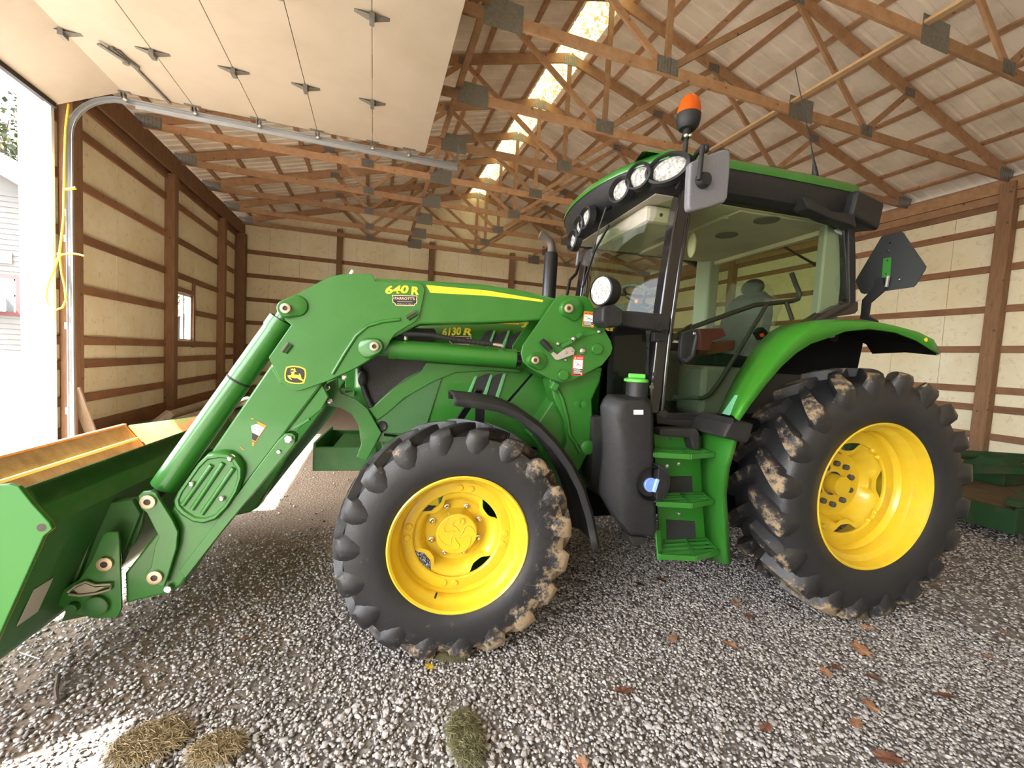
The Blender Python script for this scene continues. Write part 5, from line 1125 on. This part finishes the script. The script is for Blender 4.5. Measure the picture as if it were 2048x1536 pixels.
# warning stickers
def sticker(v, quad, head, par, name='warning_sticker'):
    a, b, c_, d = [Vector(q) for q in quad]           # tl, tr, br, bl in pixels
    P = lambda s, t: tuple((a.lerp(b, s)).lerp(d.lerp(c_, s), t))
    Q = lambda s0, s1, t0, t1: [P(s0, t0), P(s1, t0), P(s1, t1), P(s0, t1)]
    s = obj(name, MB().plate(pts(v, *Q(0, 1, 0, 1)), v-.0012, v), head, par, bevel=0)
    obj('sticker_panel', MB().plate(pts(v, *Q(.07, .93, .22, .66)), v-.0018, v), WHITES, par)
    obj('sticker_block', MB().plate(pts(v, *Q(.07, .93, .66, .95)), v-.0018, v), BLACKS, par)
    for k in range(5): obj('sticker_line', MB().plate(pts(v, *Q(.12, .75+.15*(k % 2), .69+k*.048, .71+k*.048)), v-.0022, v), WHITES, par)
    p0 = P(.32, .18); p1 = P(.92, .18); text('sticker_word', 'WARNING' if head is ORANGES else 'DANGER', uw(*p0, v), uw(*p1, v), v-.0022, .012, BLACKS if head is ORANGES else WHITES, par)
    tri = [P(.12, .18), P(.27, .18), P(.195, .05)]; obj('alert_mark', MB().plate(pts(v, *tri), v-.0022, v), BLACKS if head is ORANGES else WHITES, par)
    for l in (((.2, .32), (.5, .42), (.55, .50)), ((.5, .42), (.8, .52), (.62, .55)), ((.3, .55), (.5, .42))):
        obj('sticker_figure', MB().tube([tl(*P(*q), v-.002) for q in l], .0022, 4), mat('grey_ink', (.2, .2, .2), .6), par)
    obj('sticker_dot', MB().prof(tl(*P(.86, .90), v-.0018), (0, -1, 0), [(0, .005), (.0006, .005), (.0006, .001)], 10), WHITES, par)
mv_ = -.7505
sticker(mv_, ((1168, 622), (1189.5, 624.5), (1187, 655), (1164.5, 652)), ORANGES, boom)
sticker(mv_, ((1146.5, 710), (1167.5, 711.5), (1165, 752), (1143.5, 750.5)), REDS, boom)
# torn sticker on the lower arm
av_ = BV0+.002; e2 = lambda x, y: (480+x*80/1536, 820+y*80/1536)
obj('torn_sticker', MB().plate(pts(av_, *[e2(*q) for q in ((650, 420), (1020, 600), (600, 1230), (460, 1160), (700, 560))]), av_-.0012, av_), ORANGES, boom)
obj('sticker_panel', MB().plate(pts(av_, *[e2(*q) for q in ((430, 610), (630, 530), (930, 690), (740, 990), (470, 860))]), av_-.002, av_), WHITES, boom)
obj('sticker_block', MB().plate(pts(av_, *[e2(*q) for q in ((470, 865), (730, 985), (600, 1190), (465, 1130))]), av_-.002, av_), BLACKS, boom)
obj('sticker_scrap', MB().plate(pts(av_, *[e2(*q) for q in ((465, 1210), (580, 1260), (520, 1390), (480, 1380))]), av_-.0012, av_), ORANGES, boom)
obj('sticker_scrap', MB().plate(pts(av_, *[e2(*q) for q in ((-10, 1420), (20, 1420), (170, 1510), (140, 1536))]), av_-.0012, av_), ORANGES, boom)
obj('sticker_scrap', MB().plate(pts(av_, *[e2(*q) for q in ((420, 300), (530, 320), (510, 365), (440, 350))]), av_-.0012, av_), ORANGES, boom)
for l in (((530, 600), (690, 680)), ((500, 700), (640, 780)), ((640, 770), (720, 720), (800, 780), (720, 860))):
    obj('sticker_figure', MB().tube([tl(*e2(*q), av_-.002) for q in l], .002, 4), mat('grey_ink', (.2, .2, .2), .6), boom)

# ================================================================== FLOOR COVER, CLUTTER
def rock(rs, n=1):
    bm = bmesh.new(); bmesh.ops.create_icosphere(bm, subdivisions=1, radius=1.0)
    for v in bm.verts: v.co *= 1+rs.uniform(-.34, .30)
    v = [tuple(x.co) for x in bm.verts]; f = [tuple(y.index for y in x.verts) for x in bm.faces]; bm.free(); return np.array(v), np.array(f)
rr = random.Random(11)
ROCKS = [rock(rr) for _ in range(6)]
def dirtf(X, Y): return -.40*X-1.1+.5*Y+.9
def scatter(n, xr, yr, smin, smax, keep):
    X = np.random.uniform(*xr, n); Y = np.random.uniform(*yr, n); k = keep(X, Y); X, Y = X[k], Y[k]
    return X, Y, np.random.uniform(smin, smax, len(X))
def stones_mesh(X, Y, S, seed):
    rs = np.random.RandomState(seed); n = len(X); V = []; Fc = []; off = 0
    which = rs.randint(0, 6, n)
    for q in range(6):
        i = np.where(which == q)[0]; m_ = len(i)
        if not m_: continue
        v, f = ROCKS[q]; a = rs.uniform(0, 2*PI, m_); b = rs.uniform(-.5, .5, m_)
        sx = S[i]*rs.uniform(.8, 1.35, m_); sy = S[i]*rs.uniform(.65, 1.0, m_); sz = S[i]*rs.uniform(.4, .75, m_)
        x = v[None, :, 0]*sx[:, None]; y = v[None, :, 1]*sy[:, None]; z = v[None, :, 2]*sz[:, None]
        y, z = y*np.cos(b)[:, None]-z*np.sin(b)[:, None], y*np.sin(b)[:, None]+z*np.cos(b)[:, None]
        x, y = x*np.cos(a)[:, None]-y*np.sin(a)[:, None], x*np.sin(a)[:, None]+y*np.cos(a)[:, None]
        P = np.stack([x+X[i][:, None], y+Y[i][:, None], z+rs.uniform(-.010, .002, m_)[:, None]], 2)
        V.append(P.reshape(-1, 3)); Fc.append((f[None]+(np.arange(m_)*len(v))[:, None, None]+off).reshape(-1, 3)); off += m_*len(v)
    V = np.concatenate(V).astype(np.float32); Fc = np.concatenate(Fc).astype(np.int32)
    me = bpy.data.meshes.new('gravel'); me.vertices.add(len(V)); me.vertices.foreach_set('co', V.ravel())
    me.loops.add(Fc.size); me.loops.foreach_set('vertex_index', Fc.ravel()); me.polygons.add(len(Fc)); me.polygons.foreach_set('loop_start', np.arange(0, Fc.size, 3, dtype=np.int32))
    me.update(calc_edges=True); me.validate(); me.materials.append(STONE); return me
def infr(X, Y):
    # only where the frame can show the floor
    d = np.stack([X, Y, np.zeros_like(X)-1.7], 1); z = d@CW; px = 1024+F*(d@CR)/z; py = 768-F*(d@CU)/z
    return (z > .3) & (px > -500) & (px < 2600) & (py < 1900) & (py > 650)
g1 = lambda X, Y: infr(X, Y) & (np.random.rand(len(X)) < np.clip(1.25-.62*np.clip(dirtf(X, Y)-.45, 0, 2), .12, 1)) & (np.hypot(X, Y) < 4.3)
g2 = lambda X, Y: infr(X, Y) & (np.random.rand(len(X)) < np.clip(1.2-.75*np.clip(dirtf(X, Y)-.45, 0, 2), .03, 1)) & (np.hypot(X, Y) >= 4.3) & (np.hypot(X, Y) < 8.5)
X1, Y1, S1 = scatter(125000, (-3.2, 4.3), (.4, 4.3), .0055, .0125, g1)
X2, Y2, S2 = scatter(60000, (-2, 8.4), (.6, 6.5), .008, .015, g2)
gv = obj('gravel', stones_mesh(np.concatenate([X1, X2]), np.concatenate([Y1, Y2]), np.concatenate([S1, S2]), 5), None)
tag(gv, 'loose grey crushed gravel spread over the barn floor', 'gravel', kind='stuff')
# the three hundred stones nearest the lens, one object each
sm = []
for q in range(6):
    me = bpy.data.meshes.new('stone'); me.from_pydata([tuple(a) for a in ROCKS[q][0]], [], [tuple(int(i) for i in f) for f in ROCKS[q][1]]); me.materials.append(STONE); sm.append(me)
cnt = 0
while cnt < 300:
    X, Y = rr.uniform(-1.2, 2.6), rr.uniform(1.25, 2.05)
    d = np.array([X, Y, -1.7]); z = d@CW; px = 1024+F*(d@CR)/z; py = 768-F*(d@CU)/z
    if not (-5 < px < 2053 and 1395 < py < 1545): continue
    s = rr.uniform(.010, .019); o = bpy.data.objects.new('stone', sm[rr.randrange(6)]); COL.objects.link(o); o.parent = floor
    o.location = (X, Y, s*.15); o.scale = (s*rr.uniform(.9, 1.3), s*rr.uniform(.7, 1), s*rr.uniform(.45, .7)); o.rotation_euler = (rr.uniform(-.4, .4), 0, rr.uniform(0, 6.28)); cnt += 1
# fallen leaves
def leaf(sz, seed):
    r = random.Random(seed); ol = []
    n = 14
    for i in range(n):
        a = 2*PI*i/n; k = (1 if i % 2 else .72)*(1+r.uniform(-.15, .15)); ol.append((sz*k*math.cos(a)*1.25, sz*k*math.sin(a)*.8))
    mb = MB(); mb.add([(0, 0, sz*.12)]+[(x, y, sz*(.10+r.uniform(0, .30)*abs(y)/sz)) for x, y in ol], [(0, i+1, (i+1) % n+1) for i in range(n)])
    mb.add([(-sz*1.2, 0, sz*.15), (-sz*1.9, sz*.2, sz*.2), (-sz*1.9, sz*.25, sz*.22), (-sz*1.2, sz*.06, sz*.16)], [(0, 1, 2, 3)])
    return mb
LV = [(490, 1277, 'b', 'brown dry leaf on bare dirt left of the front wheel'), (1322, 1160, 'b', 'small dark leaf on gravel below the cab steps'), (1470, 1208, 't', 'orange-brown leaf on gravel between the steps and rear tire, left of a pair'), (1498, 1232, 'b', 'dull brown leaf on gravel, right of a pair near the rear tire'),
      (1458, 1290, 't', 'pale orange leaf curled on gravel in front of the rear wheel'), (1585, 1215, 'b', 'dark red-brown leaf against the front foot of the rear tire'), (1735, 1256, 't', 'long pale tan leaf right below the rear tire'), (1722, 1301, 't', 'largest curled tan leaf on gravel below the rear wheel'),
      (1650, 1345, 't', 'tan folded leaf on gravel, beside a darker one'), (1672, 1335, 'b', 'dark brown leaf touching the tan folded leaf'), (1745, 1355, 'b', 'thin dark leaf scrap on gravel right of the tan folded leaf'), (1912, 1232, 'b', 'long dark leaf on gravel behind the rear wheel'),
      (2008, 1266, 't', 'tan leaf near the right edge behind the rear wheel'), (1978, 1315, 't', 'pale brown long leaf by the right edge of the picture'), (1738, 1411, 't', 'tan oval leaf lying in the lower right gravel'), (1712, 1448, 't', 'long olive-brown leaf in the lower right gravel'),
      (1775, 1518, 'b', 'large brown leaf standing at the bottom edge'), (1246, 1384, 'b', 'small dark leaf on the open gravel below the steps'), (1890, 1392, 'b', 'dark purple-brown leaf in the right gravel'), (1164, 1528, 't', 'pale orange leaf cut by the bottom edge'),
      (1532, 1456, 'b', 'small brown scrap of leaf on the middle gravel'), (1280, 1170, 'b', 'dark leaf on gravel below the fuel tank'), (1345, 1278, 't', 'small faded leaf on gravel right of the front tire')]
for k, (x, y, c_, lb) in enumerate(LV):
    p = at(x, y, Z=.012); sz = .030+.016*((k*37) % 10)/10+(.02 if k in (7, 16) else 0)
    o = obj('dry_leaf', leaf(sz, k), LEAFB if c_ == 'b' else LEAFT, loc=tuple(float(q) for q in p)); o.rotation_euler = (rr.uniform(-.2, .2), rr.uniform(-.15, .15), rr.uniform(0, 6.28)); tag(o, lb, 'leaf', 'fallen leaves on the gravel')
p = at(858, 1334, Z=.012); o = obj('yellow_scrap', leaf(.035, 99), YDEC, loc=tuple(float(q) for q in p)); tag(o, 'yellow scrap beside the hay tuft under the front tire', 'scrap'); o.rotation_euler = (.2, .3, 1.2)
def hay(name, x, y, rx, ry, n, m, lb, seed, ln=.10, h=.03):
    r = random.Random(seed); c = at(x, y, Z=0); mb = MB()
    for i in range(n):
        a = r.uniform(0, 2*PI); q = r.random()**.6; X = c[0]+rx*q*math.cos(a); Y = c[1]+ry*q*math.sin(a); th = r.uniform(0, 2*PI); L_ = r.uniform(.4, 1)*ln; z0 = r.uniform(.004, h); z1 = r.uniform(.004, h)
        d = Vector((math.cos(th), math.sin(th), 0)); s = Vector((-d.y, d.x, 0))*.0011; p0 = Vector((X, Y, z0))-d*L_/2; p1 = p0+d*L_/2+Vector((0, 0, .008)); p2 = Vector((X, Y, z1))+d*L_/2
        mb.add([p0-s, p0+s, p1+s, p1-s, p2+s, p2-s, p1+Vector((0, 0, .002))], [(0, 1, 2, 3), (3, 2, 4, 5), (0, 3, 6), (3, 5, 6)])
    return tag(obj(name, mb, m), lb, 'hay', kind='stuff')
hay('hay_tuft', 930, 1480, .065, .14, 1100, HAY, 'greenish tuft of hay on the gravel at the bottom edge', 1)
hay('hay_tuft', 905, 1312, .085, .05, 700, HAY, 'greenish hay tuft pressed under the front tire', 2)
hay('hay_tuft', 300, 1490, .13, .10, 1300, HAYD, 'dry tan hay patch at the edge of the sunlit floor', 3)
hay('hay_tuft', 432, 1505, .09, .07, 900, HAYD, 'dry tan hay patch right of the sunlit floor patch', 4)
o = obj('steel_rod', MB().tube([at(25, 1318, Z=.012), at(38, 1305, Z=.015), at(80, 1318, Z=.012), at(90, 1302, Z=.014)], .0035, 6), STEEL); tag(o, 'bent wire rod lying on the dirt below the bucket', 'rod')
o = obj('stick', MB().tube([at(115, 1402, Z=.014), at(112, 1380, Z=.02), at(117, 1350, Z=.014)], .009, 6), BARK); tag(o, 'short dark stick on the gravel at lower left', 'stick')
# rope on the door track
RP_ = [(137, 208), (131, 260), (129, 330), (128, 380), (127, 440), (121, 490), (119, 508)]
rp = obj('rope', MB().tube([tuple(at(x, y, Y=7.56)) for x, y in RP_], .013, 8), ROPE, smooth=60)
tag(rp, 'yellow rope with a loop hanging from the door track', 'rope')
obj('rope_loop', MB().tube([tuple(at(x, y, Y=7.54)) for x, y in ((119, 508), (108, 540), (96, 570), (92, 595), (98, 611), (112, 620), (125, 615), (132, 600), (130, 575), (123, 545), (119, 508))], .012, 8), ROPE, rp, smooth=60)
obj('rope_tail', MB().tube([tuple(at(x, y, Y=7.53)) for x, y in ((117, 513), (125, 509), (145, 507), (158, 509), (168, 512))], .012, 8).tube([tuple(at(x, y, Y=7.53)) for x, y in ((128, 379), (140, 378), (152, 376))], [.013, .016, .022], 8), ROPE, rp, smooth=60)
obj('rope_knot', MB().ell(at(119, 509, Y=7.53), .028, .022, .03), ROPE, rp, smooth=60)
# leaning plank, pipes, blocks along the left wall
a = at(148, 775, X=-4.10); b = at(189, 884, X=-3.95)
tag(obj('plank', MB().beam(a, b, .035, .14, (1, 0, 0)), WGREY, bevel=.004), 'grey weathered plank leaning on the post by the door', 'plank')
for k, (x, y, x2, y2, lb) in enumerate(((344, 850, 460, 812, 'tan plastic pipe lying nearest along the left wall'), (330, 836, 430, 803, 'tan plastic pipe lying behind the nearer one'))):
    a = Vector(at(x, y, Z=.11)); b = Vector(at(x2, y2, Z=.11)); d = (b-a).normalized()
    rows = []
    t = obj('pipe', MB().prof(a, d, [(0, .085), (0, .108), (4.2, .108), (4.2, .085), (0, .085)], 24), PVC, smooth=40); tag(t, lb, 'pipe')
a = at(312, 852, Z=.1); tag(obj('wood_block', MB().beam((a[0]-.05, a[1]-.2, .05), (a[0]+.20, a[1]+.05, .34), .14, .12), WGREY, bevel=.005), 'short wood block leaning beside the pipes', 'block')
a = at(410, 812, Z=.25); tag(obj('pail', MB().prof((-3.0, 14.6, .02), (0, 0, 1), [(0, .12), (.25, .13), (.25, .001)], 20, True), mat('dull_pail', (.30, .26, .2), .6)), 'small dull pail behind the pipes at the left wall', 'pail')
a = at(482, 790, X=-3.0); 
tb = empty('plastic_tub', (-2.6, 12.5, 0)); tag(tb, 'dark plastic tub on the floor behind the loader arm', 'tub')
obj('tub_body', MB().prof((0, 0, 0), (0, 0, 1), [(0, .24), (.5, .31), (.54, .33), (.54, .30), (.1, .22)], 24), mat('tub_blue', (.06, .06, .08), .5), tb, smooth=40)
# rotary mower behind the rear wheel
mw = empty('rotary_mower', (7.6, 3.3, 0)); tag(mw, 'faded dirty green rotary mower on the floor behind the rear wheel', 'mower')
q = lambda x, y, z: (x-7.6, y-3.3, z)
obj('mower_deck', MB().box(*[c for c in (-1.05, 1.3, -.75, 1.2)], .30, .345), MOWD, mw, bevel=.01)
obj('deck_skirt', MB().box(-1.06, 1.3, -.79, -.76, .12, .40), MOWG, mw, bevel=.006)
obj('deck_skirt', MB().box(-1.09, -1.06, -.79, 1.2, .12, .38), MOWG, mw, bevel=.006)
obj('deck_rail', MB().box(-1.05, 1.3, .95, 1.05, .30, .42), MOWG, mw, bevel=.006)
obj('deck_brace', MB().beam((-.9, .9, .40), (.55, -.25, .62), .10, .09), MOWG, mw, bevel=.006)
obj('deck_brace', MB().beam((-.95, -.7, .42), (.35, -.45, .52), .12, .07), MOWG, mw, bevel=.006)
obj('frame_tube', MB().cyl((-1.0, 1.0, .68), (1.3, .05, .68), .065, n=18), MOWG, mw, smooth=40)
obj('gearbox', MB().rings([[(x*k+.75, y*k+.2, z) for x, y in ((-.22, -.2), (.22, -.2), (.22, .2), (-.22, .2))] for z, k in ((.34, 1.2), (.60, 1.1), (.70, .8))], True), MOWG, mw, bevel=.02)
obj('tail_tire', MB().prof((.95, 1.2, .72), (0, 1, 0), [(-.10, .10), (-.10, .20), (-.06, .235), (.06, .235), (.10, .20), (.10, .10)], 28), RUBBER, mw, smooth=40)
for i in range(26): 
    obj('chain_guard', MB().tube([(-1.0+i*.088, -.80, .13), (-1.0+i*.088, -.805, .06), (-1.0+i*.088, -.80, .0)], .011, 5), mat('rusty_chain', (.05, .042, .036), .8), mw)

# ================================================================== FRONT OF THE BARN (behind the camera) AND OUTSIDE
fr = struct('wall_front', MB().plate([(-4.55, -.1), (11.8, -.1), (11.8, 5.7), (XM, 8.0), (-4.55, 5.7)], YF-.02, YF+.03), WALL)
gx = np.concatenate([np.linspace(-60, -11, 18), np.linspace(-10.6, -4.56, 14)]); gy = np.linspace(-40, 70, 60)
rows = []
for X in gx:
    rows.append([(X, Y, -.03+max(0, min(1.03, .185*(-X-4.95)))*(1 if Y > 2 else 0) if X > -10.6 else (1.0 if Y > 2 else -.03)) for Y in gy])
struct('driveway', MB().sheet(rows), DRIVE)
struct('yard', MB().box(-60, 40, -60, YF-3, -.2, -.03), DRIVE)
def house(name, ox, oy, rz, z0, wid, dep, hgt, rise, lb, win=True):
    h = empty(name, (ox, oy, z0), rz); tag(h, lb, 'house')
    obj('wall', MB().plate([(-wid/2, -.5), (wid/2, -.5), (wid/2, hgt), (0, hgt+rise), (-wid/2, hgt)], 0, .15).box(-wid/2, -wid/2+.15, .1, dep, -.5, hgt).box(wid/2-.15, wid/2, .1, dep, -.5, hgt), SIDING, h)
    n = int((hgt+.4)/.16)
    for k in range(n): obj('siding_board', MB().add([(-wid/2, -.002, -.4+k*.16), (wid/2, -.002, -.4+k*.16), (wid/2, -.028, -.4+k*.16), (-wid/2, -.028, -.4+k*.16), (-wid/2, -.004, -.24+k*.16), (wid/2, -.004, -.24+k*.16)], [(3, 2, 5, 4), (0, 1, 2, 3)]), SIDING, h)
    for s in (-1, 1):
        obj('roof', MB().beam((0, dep/2-.2, hgt+rise+.05), (s*(wid/2+.45), dep/2-.2, hgt-.45*rise/(wid/2)+.05), dep+.8, .12), ROOFS, h)
        obj('rake_board', MB().beam((0, -.62, hgt+rise-.05), (s*(wid/2+.45), -.62, hgt-.45*rise/(wid/2)-.05), .05, .22), TRIMR, h)
    return h
h1 = house('house', -14.2, 17.4, math.radians(0), 1.0, 9.0, 9, 4.9, 2.6, 'cream sided house with red trim across the driveway')
P0 = at(0, 556, Y=17.35); P1 = at(33, 625, Y=17.35)
wx0, wx1, wz0, wz1 = P0[0]-.6+14.2, P1[0]+14.2, P1[2]-1.0, P0[2]-1.0
wf = obj('window', MB().box(wx0-.1, wx0, -.08, 0, wz0-.1, wz1+.12).box(wx1, wx1+.13, -.08, 0, wz0-.1, wz1+.12).box(wx0, wx1, -.08, 0, wz1, wz1+.14).box(wx0, wx1, -.08, 0, wz0-.1, wz0), TRIMR, h1)
obj('sash', MB().box(wx0, wx1, -.06, -.02, (wz0+wz1)/2-.03, (wz0+wz1)/2+.03).box(wx1-.05, wx1, -.06, -.02, wz0, wz1).box(wx0, wx0+.05, -.06, -.02, wz0, wz1).box(wx0, wx1, -.06, -.02, wz1-.05, wz1), WHITE, wf)
obj('pane', MB().box(wx0, wx1, -.035, -.03, wz0, wz1), mat('window_pane', (.04, .045, .045), .15, spec=.8), wf)
ac = obj('air_conditioner', MB().box(wx0+.1, wx0+.72, -.45, -.02, wz0, wz0+.42), WHITE, h1, bevel=.02); obj('grille', MB().box(wx0+.14, wx0+.45, -.46, -.44, wz0+.05, wz0+.36), mat('ac_grille', (.25, .3, .33), .6), ac)
obj('attic_vent', MB().box(P0[0]+14.2-.3, P0[0]+14.2+.28, -.05, 0, at(5, 526, Y=17.35)[2]-1, at(5, 503, Y=17.35)[2]-1), mat('vent_brown', (.10, .07, .06), .8), h1)
h2 = house('house', -9.0, 31.0, math.radians(28), .2, 6.4, 9, 1.9, 2.6, 'brown roofed shed seen through the left wall window')
def tree(x, y, z0, h, r, lb, seed, n=5200):
    rs = np.random.RandomState(seed); t = empty('tree', (x, y, z0)); tag(t, lb, 'tree')
    obj('trunk', MB().tube([(0, 0, -.5), (.1, 0, h*.3), (-.1, .1, h*.6), (0, 0, h*.85)], [.32, .25, .16, .05], 8), BARK, t, smooth=60)
    for k in range(7):
        a = k*.9; obj('branch', MB().tube([(0, 0, h*(.3+.06*k)), (math.cos(a)*r*.4, math.sin(a)*r*.4, h*(.42+.06*k)), (math.cos(a)*r*.75, math.sin(a)*r*.75, h*(.48+.06*k))], [.09, .06, .02], 6), BARK, t, smooth=60)
    cl = rs.normal(size=(46, 3)); cl /= np.linalg.norm(cl, axis=1)[:, None]; cl *= rs.uniform(.35, .95, 46)[:, None]; cl = cl*[r, r, h*.38]+[0, 0, h*.62]
    c = cl[rs.randint(0, 46, n)]+rs.normal(size=(n, 3))*[r*.16, r*.16, r*.13]
    a = rs.normal(size=(n, 3)); a /= np.linalg.norm(a, axis=1)[:, None]; b = np.cross(a, rs.normal(size=(n, 3))); b /= np.linalg.norm(b, axis=1)[:, None]
    s = rs.uniform(.10, .20, n)[:, None]; V = np.stack([c-a*s, c+b*s*.6, c+a*s, c-b*s*.6], 1).reshape(-1, 3)
    me = bpy.data.meshes.new('foliage'); me.from_pydata(V.tolist(), [], [(4*i, 4*i+1, 4*i+2, 4*i+3) for i in range(n)]); me.materials.append(FOL)
    obj('foliage', me, None, t, kind='stuff'); return t
tree(-19.5, 31, 1, 13.0, 4.6, 'green leafy tree standing behind the house, outside the door', 1, 9000)
tree(-30.5, 37, 1, 12.0, 4.2, 'tree further left behind the house roof', 2)
tree(-13.0, 44, 0, 9.0, 4.5, 'tree seen above the shed roof through the window', 3)
